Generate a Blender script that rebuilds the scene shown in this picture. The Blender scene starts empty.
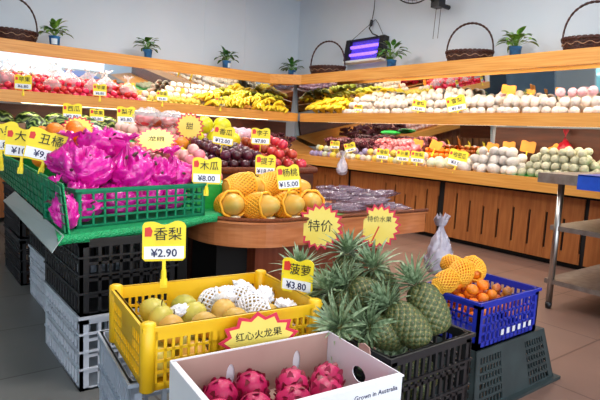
import bpy, math, random
from math import sin, cos, pi, radians, sqrt, atan2
from mathutils import Vector, Matrix, Euler, noise
random.seed(7)
C = bpy.context.scene.collection
S = bpy.context.scene

# ------------------------------------------------------------------ materials
def lin(h):
    h = h.lstrip('#'); r = []
    for i in (0, 2, 4):
        c = int(h[i:i+2], 16) / 255
        r.append(c / 12.92 if c <= .04045 else ((c + .055) / 1.055) ** 2.4)
    return r + [1]
MATS = {}
def mat(name, col, rough=.5, col2=None, scale=8, metal=0, bump=0, bscale=60, kind='noise', stretch=(1, 1, 1),
        emit=None, estr=0, alpha=None, var=0, spec=.5, sss=0, coat=0, trans=0, detail=3):
    m = bpy.data.materials.new(name); m.use_nodes = True; MATS[name] = m
    nt = m.node_tree; N = nt.nodes; Lk = nt.links; b = N['Principled BSDF']
    b.inputs['Roughness'].default_value = rough; b.inputs['Metallic'].default_value = metal
    b.inputs['Specular IOR Level'].default_value = spec
    b.inputs['Coat Weight'].default_value = coat
    if trans: b.inputs['Transmission Weight'].default_value = trans
    if sss:
        b.inputs['Subsurface Weight'].default_value = sss; b.inputs['Subsurface Radius'].default_value = (.03, .02, .015)
    tc = N.new('ShaderNodeTexCoord'); mp = N.new('ShaderNodeMapping'); mp.inputs['Scale'].default_value = stretch
    Lk.new(tc.outputs['Object'], mp.inputs[0])
    tex = N.new('ShaderNodeTexNoise'); tex.inputs['Scale'].default_value = scale; tex.inputs['Detail'].default_value = detail
    Lk.new(mp.outputs[0], tex.inputs['Vector'])
    rp = N.new('ShaderNodeValToRGB'); rp.color_ramp.elements[0].position = .35; rp.color_ramp.elements[1].position = .65
    rp.color_ramp.elements[0].color = lin(col); rp.color_ramp.elements[1].color = lin(col2 or col)
    Lk.new(tex.outputs['Fac'], rp.inputs[0]); out = rp.outputs[0]
    if var:
        oi = N.new('ShaderNodeObjectInfo'); hs = N.new('ShaderNodeHueSaturation')
        mr = N.new('ShaderNodeMapRange'); mr.inputs[3].default_value = 1 - var; mr.inputs[4].default_value = 1 + var
        Lk.new(oi.outputs['Random'], mr.inputs[0]); Lk.new(mr.outputs[0], hs.inputs['Value'])
        m2 = N.new('ShaderNodeMapRange'); m2.inputs[3].default_value = .5 + var * .06; m2.inputs[4].default_value = .5 - var * .06
        Lk.new(oi.outputs['Random'], m2.inputs[0]); Lk.new(m2.outputs[0], hs.inputs['Hue'])
        Lk.new(out, hs.inputs['Color']); out = hs.outputs[0]
    Lk.new(out, b.inputs['Base Color'])
    if bump:
        if kind == 'voronoi':
            bt = N.new('ShaderNodeTexVoronoi'); bt.inputs['Scale'].default_value = bscale; src = bt.outputs['Distance']
        elif kind == 'wave':
            bt = N.new('ShaderNodeTexWave'); bt.inputs['Scale'].default_value = bscale; bt.inputs['Distortion'].default_value = 1.5; src = bt.outputs['Fac']
        else:
            bt = N.new('ShaderNodeTexNoise'); bt.inputs['Scale'].default_value = bscale; src = bt.outputs['Fac']
        Lk.new(mp.outputs[0], bt.inputs['Vector'])
        bp = N.new('ShaderNodeBump'); bp.inputs['Strength'].default_value = bump; bp.inputs['Distance'].default_value = .01
        Lk.new(src, bp.inputs['Height']); Lk.new(bp.outputs[0], b.inputs['Normal'])
    if emit:
        b.inputs['Emission Color'].default_value = lin(emit); b.inputs['Emission Strength'].default_value = estr
    if alpha is not None: b.inputs['Alpha'].default_value = alpha
    return m
def attr_mat(name, cols, rough, attr='eye', sss=0, bump=0, coat=0):
    """colour from a per-vertex pattern value (0..1) that belongs to the fruit's skin"""
    m = mat(name, cols[0][1], rough, sss=sss, bump=bump, coat=coat); nt = m.node_tree; N = nt.nodes; Lk = nt.links; b = N['Principled BSDF']
    a = N.new('ShaderNodeAttribute'); a.attribute_name = attr
    rp = N.new('ShaderNodeValToRGB'); cr = rp.color_ramp
    while len(cr.elements) < len(cols): cr.elements.new(.5)
    for e, (p, c) in zip(cr.elements, cols): e.position = p; e.color = lin(c)
    Lk.new(a.outputs['Fac'], rp.inputs[0]); Lk.new(rp.outputs[0], b.inputs['Base Color'])
    return m
wood_l = mat('light_wood', '#d58b45', .38, '#e2a05a', 3, stretch=(3, 3, 40), detail=4, spec=.4)
wood_x = mat('light_wood_along_x', '#d18a3a', .36, '#e3a452', 2.2, stretch=(1, 12, 30), detail=4)
wood_y = mat('light_wood_along_y', '#d58f3e', .36, '#e6a857', 2.2, stretch=(12, 1, 30), detail=4)
slat_w = mat('slat_wood', '#96562a', .45, '#ad6a36', 3, stretch=(12, 12, 1.2), detail=4)
dark_w = mat('dark_wood_board', '#4a2313', .5, '#5e2f1a', 3, stretch=(1, 1, 8))
island_w = mat('reddish_wood', '#c0703f', .3, '#d48654', 2.5, stretch=(2, 2, 18), coat=.2)
island_d = mat('reddish_dark_wood', '#8a4228', .35, '#9c5034', 2.5, stretch=(14, 14, 1), coat=.2)
black_g = mat('gap_black', '#0c0a0a', .7)
wall_m = mat('painted_wall', '#c8d6e2', .7, '#cfdbe6', 1.2)
ceil_m = mat('ceiling_white', '#dfe3e6', .8)
slate_m = mat('slate_panel', '#5a6c7c', .5, '#647687', 2)
slate_d = mat('dark_slate_panel', '#232d38', .5)
white_m = mat('white_laminate', '#e6ecee', .4)
metal_m = mat('stainless_steel', '#b9b4b0', .28, '#a9a5a2', 20, metal=1, stretch=(1, 20, 1))
steel_d = mat('brushed_steel_shelf', '#8f8680', .38, '#a39a93', 20, metal=.8)
green_mesh = mat('green_mesh_mat', '#0f9a5c', .45, '#17ad69', 60, bump=.6, kind='voronoi', bscale=150)
green_pl = mat('green_plastic', '#0d7d56', .35, '#118c60', 20)
green_liner = mat('green_liner', '#1f9d3f', .4, '#27b04a', 12, bump=.5, bscale=50)
black_pl = mat('black_plastic', '#17171a', .42, '#202024', 12)
dgreen_pl = mat('dark_green_grey_plastic', '#2b3537', .45, '#334042', 10)
white_pl = mat('white_plastic_crate_mat', '#c9ced8', .45, '#bcc2ce', 6)
grey_pl = mat('pale_grey_plastic', '#aab2c0', .45, '#9fa8b7', 6)
yellow_pl = mat('yellow_plastic', '#f0b80c', .38, '#f5c31c', 6)
blue_pl = mat('blue_plastic', '#1f2fa8', .38, '#2738b8', 6)
acryl = mat('frosted_acrylic', '#cfdad8', .25, alpha=.7)
card_y = mat('price_card_yellow', '#f7dc14', .45, '#f9e32e', 6)
card_w = mat('price_strip_white', '#eef0f6', .4)
card_o = mat('price_card_back_orange', '#ee8f12', .45, '#f2a020', 8)
red_ink = mat('red_print', '#d8352c', .5)
blk_ink = mat('black_ink', '#141318', .6)
navy_ink = mat('navy_ink', '#1d2352', .6)
star_r = mat('starburst_red', '#dd2f4f', .5)
star_y = mat('starburst_yellow', '#fbe678', .5, '#f9df60', 6)
paper_w = mat('carton_white', '#e9e7ee', .55, '#f2f0f5', 4)
paper_b = mat('carton_brown', '#b08d82', .7, '#bb998c', 5)
leaf_m = mat('houseplant_leaf', '#1f5a20', .4, '#4f8f35', 25, var=.25)
leaf_y = mat('houseplant_leaf_light', '#3f7a25', .4, '#86b046', 25)
pot_m = mat('blue_pot', '#1c5a94', .35, '#2f7fbd', 18)
pot_w = mat('pot_label_white', '#cfe0ee', .4)
soil_m = mat('soil', '#2a1c12', .9)
wick_m = mat('dark_wicker', '#2c1410', .4, '#4a2219', 60, bump=.4)
wick_l = mat('pale_wicker_strand', '#a08066', .5)
rim_br = mat('brown_woven_rim', '#8e4426', .5, '#b3623a', 90, bump=.8, kind='wave', bscale=90)
tube_uv = mat('violet_tube', '#8a6cff', .4, emit='#7a55ff', estr=3.2)
zap_panel = mat('zapper_violet_panel', '#4b3aa0', .4, '#5a48b8', 10, emit='#4a33c8', estr=.6)
black_m = mat('black_metal', '#101014', .4)
lamp_m = mat('lamp_diffuser', '#fff6e6', .4, emit='#fff1d8', estr=2.5)
lamp_c = mat('ceiling_lamp_diffuser', '#ffffff', .4, emit='#f4f8ff', estr=2.5)
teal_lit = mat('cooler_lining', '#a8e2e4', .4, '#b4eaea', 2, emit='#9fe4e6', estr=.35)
film = mat('clear_plastic_film', '#e9eef6', .12, '#ffffff', 20, bump=1, bscale=22, alpha=.3, spec=.9)
film_v = mat('hazy_purple_film', '#6f5566', .22, '#9a8394', 14, bump=1, bscale=25, alpha=.6, spec=.9)
film_g = mat('grey_plastic_bag', '#b8b0c4', .28, '#dcd8e4', 14, bump=1, bscale=20, alpha=.82, spec=.8)
magenta = mat('magenta_plastic', '#d80c9c', .28, '#f01fb2', 9, bump=.8, bscale=28, spec=.7, coat=.3, alpha=.93)
mag_d = mat('dragon_fruit_dark_tip', '#3b4a1e', .5, '#5a1f3a', 30)
red_bag = mat('red_plastic_bag', '#b3122c', .35, '#8e0d22', 12, bump=.7, bscale=25)
blue_bag = mat('blue_plastic_sheet', '#1646b0', .35, '#1b52c6', 10)
cloth_g = mat('grey_cloth', '#6a6a70', .9, '#7c7c84', 20, bump=.5)
orange_m = mat('orange_peel', '#f07a10', .42, '#f78a1a', 6, bump=.25, bscale=160, var=.12)
apple_m = mat('red_apple_skin', '#b01424', .25, '#d33a34', 5, stretch=(3, 3, 1), var=.3, coat=.3)
apple_s = mat('striped_apple_skin', '#a8101e', .25, '#de5a44', 8, stretch=(4, 4, 1), var=.3, coat=.3)
applebag_m = mat('crimson_apple_skin', '#c4122c', .25, '#dd3040', 5, var=.3, coat=.3)
plum_m = mat('plum_skin', '#3a1224', .28, '#6d2338', 5, var=.45, coat=.2)
stem_m = mat('fruit_stem', '#4c3a1c', .7)
foam_w = mat('white_foam_net', '#d9cfc6', .6, '#ebe4dc', 10, bump=.9, kind='voronoi', bscale=110, var=.07, sss=.1)
foam_p = mat('pink_foam_net', '#f0b8c6', .6, '#f7ccd6', 10, bump=.9, kind='voronoi', bscale=110, var=.1)
foam_y = mat('yellow_foam_net', '#f4ab1e', .5, '#f8b830', 10, var=.05)
foam_wn = mat('white_foam_sleeve', '#f2f0f4', .6)
foam_yw = mat('pale_yellow_wrap', '#e8d24a', .5, '#f0de6a', 12, bump=.7, kind='voronoi', bscale=110, var=.12)
foam_l = mat('lilac_wrap', '#a79ac8', .5, '#bcb0d8', 12, bump=.7, kind='voronoi', bscale=110)
pearg = mat('green_grey_pear', '#aaa98a', .5, '#c8c4a8', 14, bump=.6, kind='voronoi', bscale=90, var=.14)
pearw = mat('pale_melon_skin', '#c6cfae', .5, '#e0e4cc', 10, bump=.5, bscale=60, var=.1)
cust = mat('custard_apple_skin', '#8a9c62', .6, '#a9b684', 20, bump=1, kind='voronoi', bscale=60, var=.15)
pear_y = mat('russet_pear_skin', '#c99a3a', .45, '#dcb25a', 12, var=.15)
pear_gy = mat('yellow_green_pear_skin', '#b0a83c', .4, '#c9bf58', 12, var=.15)
mango_r = mat('mango_red_skin', '#a8452c', .4, '#c98a3a', 6, var=.25)
mango_y = mat('yellow_mango_skin', '#f0c418', .35, '#f7d63a', 6, var=.08)
melon_y = mat('yellow_melon_skin', '#d9d312', .35, '#ece42c', 5, var=.08)
banana_m = mat('banana_skin', '#f0cc1c', .42, '#f5d838', 12, var=.12)
banana_g = mat('banana_green_skin', '#a9b02c', .42, '#c6c23c', 12, var=.12)
ban_tip = mat('banana_tip', '#4b3a1a', .7)
grape_m = mat('dark_red_grape', '#4c1622', .3, '#6e2434', 8, var=.2, coat=.3)
longan_m = mat('pink_rose_fruit', '#e0707e', .35, '#f0a2a8', 8, var=.1)
pinkfr = mat('pink_pale_fruit', '#e8a6a0', .45, '#f3d2c4', 14, var=.1)
onion_m = mat('white_onion_skin', '#e4d6c8', .4, '#f0e8de', 8, var=.08)
ygfruit = mat('small_yellow_fruit_skin', '#d8c040', .4, '#e4d064', 10, var=.15)
wm_m = attr_mat('watermelon_rind', [(.0, '#12280f'), (.45, '#1d3f16'), (.6, '#7f9a4a'), (1, '#a3b868')], .35)
pine_m = attr_mat('pineapple_skin', [(.0, '#a0905c'), (.16, '#8a8450'), (.32, '#4a5530'), (.7, '#55633a'), (.88, '#3a4428'), (1, '#8a7c50')], .5)
pleaf_m = mat('pineapple_leaf', '#5b7551', .42, '#a3b893', 14, stretch=(4, 4, 1), var=.1)
dragon_m = mat('dragon_fruit_skin', '#b01250', .42, '#cf2566', 8, bump=.3, bscale=30, sss=.05)
dragon_t = mat('dragon_fruit_scale', '#9c1046', .4, '#7f3a3a', 30)
papaya_m = attr_mat('papaya_skin', [(0, '#e6a83a'), (.5, '#deb04e'), (1, '#b8a858')], .4)
papaya_w = mat('papaya_wrap', '#e8d8b8', .3, '#c9b48a', 12, bump=.5, bscale=30)
twig_m = mat('dark_twig', '#3a2420', .7)
mirror_m = mat('mirror_glass', '#d8e0e4', .02, metal=1)

def floor_material():
    m = bpy.data.materials.new('floor_tiles'); m.use_nodes = True
    nt = m.node_tree; N = nt.nodes; Lk = nt.links; b = N['Principled BSDF']
    tc = N.new('ShaderNodeTexCoord'); mp = N.new('ShaderNodeMapping'); mp.inputs['Location'].default_value = (-.035, -.05, 0)
    Lk.new(tc.outputs['Object'], mp.inputs[0])
    br = N.new('ShaderNodeTexBrick'); br.offset = 0; br.inputs['Scale'].default_value = 1
    br.inputs['Brick Width'].default_value = .8; br.inputs['Row Height'].default_value = .6; br.inputs['Mortar Size'].default_value = .005
    br.inputs['Color1'].default_value = (1, 1, 1, 1); br.inputs['Color2'].default_value = (.88, .88, .88, 1); br.inputs['Mortar'].default_value = (.5, .48, .47, 1)
    Lk.new(mp.outputs[0], br.inputs['Vector'])
    sx = N.new('ShaderNodeSeparateXYZ'); Lk.new(tc.outputs['Object'], sx.inputs[0])
    mr = N.new('ShaderNodeMapRange'); mr.inputs[1].default_value = 1.0; mr.inputs[2].default_value = 1.9; Lk.new(sx.outputs[0], mr.inputs[0])
    mx = N.new('ShaderNodeMix'); mx.data_type = 'RGBA'; mx.inputs[6].default_value = lin('#747472'); mx.inputs[7].default_value = lin('#806357')
    Lk.new(mr.outputs[0], mx.inputs[0])
    nz = N.new('ShaderNodeTexNoise'); nz.inputs['Scale'].default_value = 3; nz.inputs['Detail'].default_value = 6
    Lk.new(tc.outputs['Object'], nz.inputs['Vector'])
    m2 = N.new('ShaderNodeMapRange'); m2.inputs[3].default_value = .82; m2.inputs[4].default_value = 1.15; Lk.new(nz.outputs[0], m2.inputs[0])
    mu = N.new('ShaderNodeMix'); mu.data_type = 'RGBA'; mu.blend_type = 'MULTIPLY'; mu.inputs[0].default_value = 1
    Lk.new(mx.outputs[2], mu.inputs[6]); Lk.new(br.outputs[0], mu.inputs[7])
    mv = N.new('ShaderNodeVectorMath'); mv.operation = 'SCALE'; Lk.new(mu.outputs[2], mv.inputs[0]); Lk.new(m2.outputs[0], mv.inputs[3])
    Lk.new(mv.outputs[0], b.inputs['Base Color']); b.inputs['Roughness'].default_value = .42
    return m
floor_m = floor_material()

# ------------------------------------------------------------------ mesh builder
class MB:
    def __init__(s): s.v = []; s.f = []; s.at = []
    def add(s, vs, fs):
        o = len(s.v); s.v += [tuple(v) for v in vs]; s.f += [tuple(o + i for i in f) for f in fs]; return s
    def box(s, x0, x1, y0, y1, z0, z1, M=None):
        vs = [Vector((x, y, z)) for x in (x0, x1) for y in (y0, y1) for z in (z0, z1)]
        if M: vs = [M @ v for v in vs]
        return s.add(vs, [(0, 1, 3, 2), (4, 6, 7, 5), (0, 4, 5, 1), (2, 3, 7, 6), (0, 2, 6, 4), (1, 5, 7, 3)])
    def tube(s, pts, r, n=8, cap=True):
        pts = [Vector(p) for p in pts]; rs = r if isinstance(r, (list, tuple)) else [r] * len(pts); o = len(s.v)
        up = Vector((0, 0, 1))
        for i, p in enumerate(pts):
            t = (pts[min(i + 1, len(pts) - 1)] - pts[max(i - 1, 0)]).normalized()
            a = t.cross(up)
            if a.length < .05: a = t.cross(Vector((1, 0, 0)))
            a.normalize(); b = t.cross(a)
            for k in range(n):
                q = 2 * pi * k / n; s.v.append(tuple(p + (a * cos(q) + b * sin(q)) * rs[i]))
        for i in range(len(pts) - 1):
            for k in range(n):
                s.f.append((o + i * n + k, o + i * n + (k + 1) % n, o + (i + 1) * n + (k + 1) % n, o + (i + 1) * n + k))
        if cap:
            s.f.append(tuple(o + k for k in range(n))[::-1]); s.f.append(tuple(o + (len(pts) - 1) * n + k for k in range(n)))
        return s
    def lathe(s, prof, n=16, M=None, squash=1):
        o = len(s.v)
        for r, z in prof:
            for k in range(n):
                q = 2 * pi * k / n; v = Vector((r * cos(q), r * sin(q) * squash, z)); s.v.append(tuple(M @ v if M else v))
        for i in range(len(prof) - 1):
            for k in range(n):
                s.f.append((o + i * n + k, o + i * n + (k + 1) % n, o + (i + 1) * n + (k + 1) % n, o + (i + 1) * n + k))
        if prof[0][0] > 1e-5: s.f.append(tuple(o + k for k in range(n))[::-1])
        if prof[-1][0] > 1e-5: s.f.append(tuple(o + (len(prof) - 1) * n + k for k in range(n)))
        return s
    def prism(s, poly, z0, z1, M=None):
        n = len(poly); vs = [Vector((x, y, z0)) for x, y in poly] + [Vector((x, y, z1)) for x, y in poly]
        if M: vs = [M @ v for v in vs]
        return s.add(vs, [tuple(range(n))[::-1], tuple(range(n, 2 * n))] + [(i, (i + 1) % n, n + (i + 1) % n, n + i) for i in range(n)])
    def mesh(s, name, m, smooth=False):
        me = bpy.data.meshes.new(name); me.from_pydata(s.v, [], s.f); me.update()
        if s.at:
            a = me.attributes.new('eye', 'FLOAT', 'POINT'); a.data.foreach_set('value', s.at)
        me.materials.append(m)
        if smooth: me.polygons.foreach_set('use_smooth', [True] * len(me.polygons))
        return me
def link(name, me, parent=None, loc=None, rot=None):
    o = bpy.data.objects.new(name, me); C.objects.link(o)
    if parent: o.parent = parent
    if loc is not None: o.location = loc
    if rot is not None: o.rotation_euler = rot
    return o
def part(name, mb, m, parent=None, smooth=False, **k): return link(name, mb.mesh(name, m, smooth), parent, **k)
def tag(o, label, cat, group=None, kind=None):
    o['label'] = label; o['category'] = cat
    if group: o['group'] = group
    if kind: o['kind'] = kind
    return o
def thing(name, label, cat, loc=(0, 0, 0), rz=0, group=None):
    o = bpy.data.objects.new(name, None); C.objects.link(o); o.empty_display_size = .05
    o.location = loc; o.rotation_euler = (0, 0, rz); return tag(o, label, cat, group)
def struct(name, mb, m, parent=None):
    o = part(name, mb, m, parent)
    if not parent: o['kind'] = 'structure'
    return o
def dup(root, loc, rot=None, label=None, group=None, scale=None):
    def cp(o, par):
        c = o.copy(); C.objects.link(c)
        if par: c.parent = par
        for ch in KIDS.get(o.name, []): cp(ch, c)
        return c
    if root.name not in SEEN: index(root)
    r = cp(root, None); r.location = loc
    if rot is not None: r.rotation_euler = rot
    if scale is not None: r.scale = scale if hasattr(scale, '__len__') else (scale,) * 3
    if label: r['label'] = label
    if group: r['group'] = group
    return r
KIDS = {}; SEEN = set()
def index(root):
    SEEN.add(root.name)
    def go(o):
        KIDS[o.name] = list(o.children)
        for c in o.children: go(c)
    go(root)
class Proto:
    """the first call places the source itself, later calls copy it with its parts"""
    def __init__(s, root): s.root = root; s.used = False; index(root)
    def put(s, loc, rot=None, label=None, group=None, scale=None):
        if not s.used:
            s.used = True; r = s.root; r.location = loc
            if rot is not None: r.rotation_euler = rot
            if scale is not None: r.scale = scale if hasattr(scale, '__len__') else (scale,) * 3
            if label: r['label'] = label
            if group: r['group'] = group
            s.lab = None; return r
        return dup(s.root, loc, rot, label or s.root['label'], group, scale)

# ------------------------------------------------------------------ room
W, B = 5.5, 7.3   # right wall x, left-in-photo wall y
struct('floor', MB().box(-7, W + .1, -3, B + .1, -.1, 0), floor_m)
struct('ceiling', MB().box(-7, W + .1, -3, B + .1, 3.3, 3.4), ceil_m)
struct('wall_right', MB().box(W, W + .1, -3, B + .1, 0, 3.3), wall_m)
struct('wall_left', MB().box(-7, W, B, B + .1, 0, 3.3), wall_m)
struct('wall_far_left', MB().box(-7.1, -7, -3, B + .1, 0, 3.3), wall_m)
for i, x in enumerate((3.75, 4.45)):
    struct('trim_%d' % (i + 1), MB().box(x, x + .012, B - .006, B, 2.0, 3.3), wall_m)
struct('trim_3', MB().box(-.9, .2, B - .03, B, 0, 2.2), slate_d)
struct('trim_4', MB().box(-3.2, -.92, B - .03, B, 0, 2.2), slate_m)

# mirrors leaning forward behind the produce
def mirror(name, label, axis, a0, a1, z0, z1, off):
    t = (z1 - z0) * math.tan(radians(6.2)); mb = MB()
    w = (W if axis == 'x' else B) - off
    for d, in ((0,),):
        if axis == 'x': poly = [(w, z0), (w - t, z1), (w - t + .008, z1), (w + .008, z0)]
        else: poly = [(w, z0), (w - t, z1), (w - t + .008, z1), (w + .008, z0)]
        vs = []
        for a in (a0, a1):
            for p, z in poly: vs.append((p, a, z) if axis == 'x' else (a, p, z))
        mb.add(vs, [(0, 1, 2, 3), (7, 6, 5, 4), (0, 4, 5, 1), (1, 5, 6, 2), (2, 6, 7, 3), (3, 7, 4, 0)])
    return tag(part(name, mb, mirror_m), label, 'mirror')
mirror('wall_mirror', 'long mirror leaning behind the white foam netted pears on the right upper shelf', 'x', -.5, 7.2, 1.46, 1.953, .02)
mirror('wall_mirror', 'mirror strip behind the right counter, left of the dark brown back board', 'x', 3.5, 7.2, .93, 1.328, .02)
mirror('wall_mirror', 'mirror behind the bags of red apples on the left upper shelf', 'y', .95, 5.4, 1.46, 1.953, .02)
tag(part('back_board', MB().box(W - .03, W - .002, -.5, 3.45, .9, 1.3), dark_w), 'dark brown wooden board behind the heap of green-grey pears on the right counter', 'wall board')
tag(part('back_board', MB().box(.5, 5.3, B - .03, B - .002, .9, 1.3), dark_w), 'dark brown wooden board behind the watermelons under the left upper shelf', 'wall board')

# ------------------------------------------------------------------ shelving
def slat_panel(parent, a0, a1, w, z0, z1, axis):
    mb = MB(); n = max(1, round((a1 - a0) / .17)); s = (a1 - a0) / n
    random.seed(int(a0 * 100))
    def bx(u0, u1, t0, t1, zz0, zz1):
        if axis == 'x': mb.box(w + t0, w + t1, u0, u1, zz0, zz1)
        else: mb.box(u0, u1, w + t0, w + t1, zz0, zz1)
    for i in range(n):
        u = a0 + i * s
        bx(u + .012, u + s - .012, 0, .02, z0, z1)
        h = random.choice((.1, .16, .2))
        bx(u - .012 if i else u, u + .012, .003, .018, z0, z0 + .1); bx(u - .012 if i else u, u + .012, .003, .018, z1 - h, z1)
    bx(a1 - .012, a1, .003, .018, z0, z1)
    return part('slatted_panel', mb, slat_w, parent)
# right counter
rc = thing('produce_counter', 'long wooden counter with slatted front along the right wall', 'counter', (0, 0, 0))
part('body', MB().box(4.93, 5.46, -.6, 6.25, .05, .7), black_g, rc)
part('plinth', MB().box(4.97, 5.45, -.6, 6.25, 0, .05), black_g, rc)
part('tray_board', MB().add([(4.83, -.6, .70), (5.46, -.6, .70), (5.46, -.6, .90), (4.83, -.6, .78), (4.83, 6.25, .70), (5.46, 6.25, .70), (5.46, 6.25, .90), (4.83, 6.25, .78)],
     [(0, 1, 2, 3)[::-1], (4, 5, 6, 7), (0, 4, 5, 1), (1, 5, 6, 2), (2, 6, 7, 3), (3, 7, 4, 0)]), wood_y, rc)
part('front_lip', MB().box(4.785, 4.825, -.6, 6.3, .686, .814), wood_y, rc)
for a0, a1 in ((-.45, .75), (.8, 2.1), (2.14, 3.66), (3.74, 5.2), (5.25, 6.2)): slat_panel(rc, a0, a1, 4.905, .055, .655, 'x')
# left counter
lc = thing('produce_counter', 'wooden counter with slatted front along the left wall, carrying watermelons', 'counter', (0, 0, 0))
part('body', MB().box(.35, 5.4, 6.43, 7.2, .05, .7), black_g, lc)
part('tray_board', MB().add([(.3, 6.31, .70), (.3, 7.25, .70), (.3, 7.25, 1.06), (.3, 6.31, .80), (5.4, 6.31, .70), (5.4, 7.25, .70), (5.4, 7.25, 1.06), (5.4, 6.31, .80)],
     [(0, 1, 2, 3), (7, 6, 5, 4), (0, 4, 5, 1), (1, 5, 6, 2), (2, 6, 7, 3), (3, 7, 4, 0)]), wood_x, lc)
part('front_lip', MB().box(.28, 4.78, 6.265, 6.305, .686, .814), wood_x, lc)
for a0, a1 in ((.35, 1.6), (1.65, 3.1), (3.15, 4.6)): slat_panel(lc, a0, a1, 6.405, .055, .655, 'y')
# mid shelves
rs = thing('wall_shelf', 'upper wooden shelf along the right wall holding white foam netted pears', 'shelf')
part('shelf_board', MB().box(5.0, W - .02, -.6, 6.5, 1.33, 1.36), wood_y, rs)
part('front_lip', MB().box(4.965, 5.0, -.6, 6.46, 1.3, 1.427), wood_y, rs)
ls = thing('wall_shelf', 'upper wooden shelf along the left wall holding red apples and bananas', 'shelf')
part('shelf_board', MB().box(.95, 4.99, 6.55, B - .02, 1.33, 1.36), wood_x, ls)
part('front_lip', MB().box(.93, 4.965, 6.515, 6.55, 1.3, 1.427), wood_x, ls)
part('end_post', MB().box(.88, .93, 6.55, 6.62, 1.3, 1.86), white_m, ls)
# canopies
rcn = thing('shelf_canopy', 'wooden canopy with deep fascia above the right shelf, carrying baskets', 'canopy')
part('fascia', MB().box(4.88, 4.92, -.6, 6.36, 1.847, 1.986), wood_y, rcn)
part('top_board', MB().box(4.92, W, -.6, 6.75, 1.955, 1.985), wood_y, rcn)
lcn = thing('shelf_canopy', 'wooden canopy with deep fascia above the left shelf, carrying potted plants', 'canopy')
part('fascia', MB().box(.3, 4.56, 6.71, 6.75, 1.847, 1.986), wood_x, lcn)
part('top_board', MB().box(.3, W, 6.75, B, 1.955, 1.985), wood_x, lcn)
mb = MB().prism([(4.56, 6.71), (4.88, 6.36), (4.92, 6.36), (4.92, 6.75), (4.56, 6.75)], 1.847, 1.955)
mb.prism([(4.56, 6.71), (4.88, 6.36), (4.92, 6.36), (4.92, 6.75), (4.56, 6.75)], 1.9551, 1.986)
part('corner_fascia', mb, wood_x, lcn)
for t, (x0, x1, y0, y1), lab in ((0, (5.02, 5.07, -.2, 2.9), 'slim lamp under the right canopy, half nearer the table'), (1, (5.02, 5.07, 3.1, 6.2), 'slim lamp under the right canopy, half nearer the corner'),
                                 (2, (1.1, 2.7, 6.85, 6.9), 'slim lamp under the left canopy above the red apples'), (3, (2.9, 4.5, 6.85, 6.9), 'slim lamp under the left canopy above the bananas')):
    L = thing('tube_lamp', lab, 'lamp', (0, 0, 0))
    part('housing', MB().box(x0, x1, y0, y1, 1.935, 1.954), white_m, L)
    part('diffuser', MB().box(x0 + .01, x1 - .01, y0 + .02, y1 - .02, 1.92, 1.935), lamp_m, L)
for t, (x0, x1, y0, y1), lab in ((0, (5.1, 5.14, -.2, 2.9), 'slim lamp under the right upper shelf, half nearer the table'), (1, (5.1, 5.14, 3.1, 6.0), 'slim lamp under the right upper shelf, half nearer the corner'),
                                 (2, (1.2, 2.8, 6.75, 6.79), 'slim lamp under the left upper shelf above the watermelons'), (3, (3.0, 4.6, 6.75, 6.79), 'slim lamp under the left upper shelf, half nearer the corner')):
    L = thing('tube_lamp', lab, 'lamp', (0, 0, 0))
    part('housing', MB().box(x0, x1, y0, y1, 1.314, 1.329), white_m, L)
    part('diffuser', MB().box(x0 + .008, x1 - .008, y0 + .02, y1 - .02, 1.304, 1.314), lamp_m, L)
def area(name, loc, size, power, col, rot=(0, 0, 0)):
    l = bpy.data.lights.new(name, 'AREA'); l.shape = 'RECTANGLE'; l.size, l.size_y = size; l.energy = power; l.color = col
    o = bpy.data.objects.new(name, l); C.objects.link(o); o.location = loc; o.rotation_euler = rot; return o
WARM = (1, .86, .66); NEUT = (1, .95, .9); COOL = (.86, .93, 1)
area('canopy_light_right', (5.045, 3.0, 1.915), (.05, 6.2), 34, WARM, (0, radians(-8), 0))
area('canopy_light_left', (2.8, 6.875, 1.915), (3.4, .05), 28, WARM, (radians(8), 0, 0))
area('shelf_light_right', (5.12, 3.0, 1.30), (.04, 6.0), 26, WARM, (0, radians(-12), 0))
area('shelf_light_left', (2.9, 6.77, 1.30), (3.3, .04), 12, WARM, (radians(12), 0, 0))
for i, (x, y, lab) in enumerate(((1.2, 1.2, 'above the yellow crate'), (1.6, 3.9, 'above the left display'), (3.6, 2.6, 'above the aisle'), (3.2, 5.2, 'nearest the corner'))):
    L = thing('ceiling_lamp', 'flat white ceiling lamp ' + lab, 'lamp', (x, y, 3.3))
    part('frame', MB().box(-.62, .62, -.17, .17, -.05, 0), white_m, L)
    part('diffuser', MB().box(-.6, .6, -.15, .15, -.06, -.05), lamp_c, L)
    area('ceiling_light', (x, y, 3.22), (1.2, .3), (48, 55, 42, 40)[i], NEUT)
# refrigerated cabinet seen only in the mirror
cb = thing('open_cooler', 'white open cooler with pale teal lit lining, seen in the mirror', 'cooler')
part('shell', MB().box(-6.6, -3.3, 7.05, 7.28, 0, 2.1).box(-6.6, -6.5, 6.3, 7.05, 0, 2.1).box(-3.4, -3.3, 6.3, 7.05, 0, 2.1).box(-6.5, -3.4, 6.3, 7.05, 0, .45).box(-6.5, -3.4, 6.3, 7.05, 2.0, 2.1), white_m, cb)
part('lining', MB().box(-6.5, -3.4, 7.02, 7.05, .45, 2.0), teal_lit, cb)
part('shelf', MB().box(-6.5, -4.3, 6.5, 7.02, .95, .98), white_m, cb)
area('cooler_light', (-5, 6.6, 1.98), (2.8, .1), 45, (.75, 1, 1))

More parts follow.
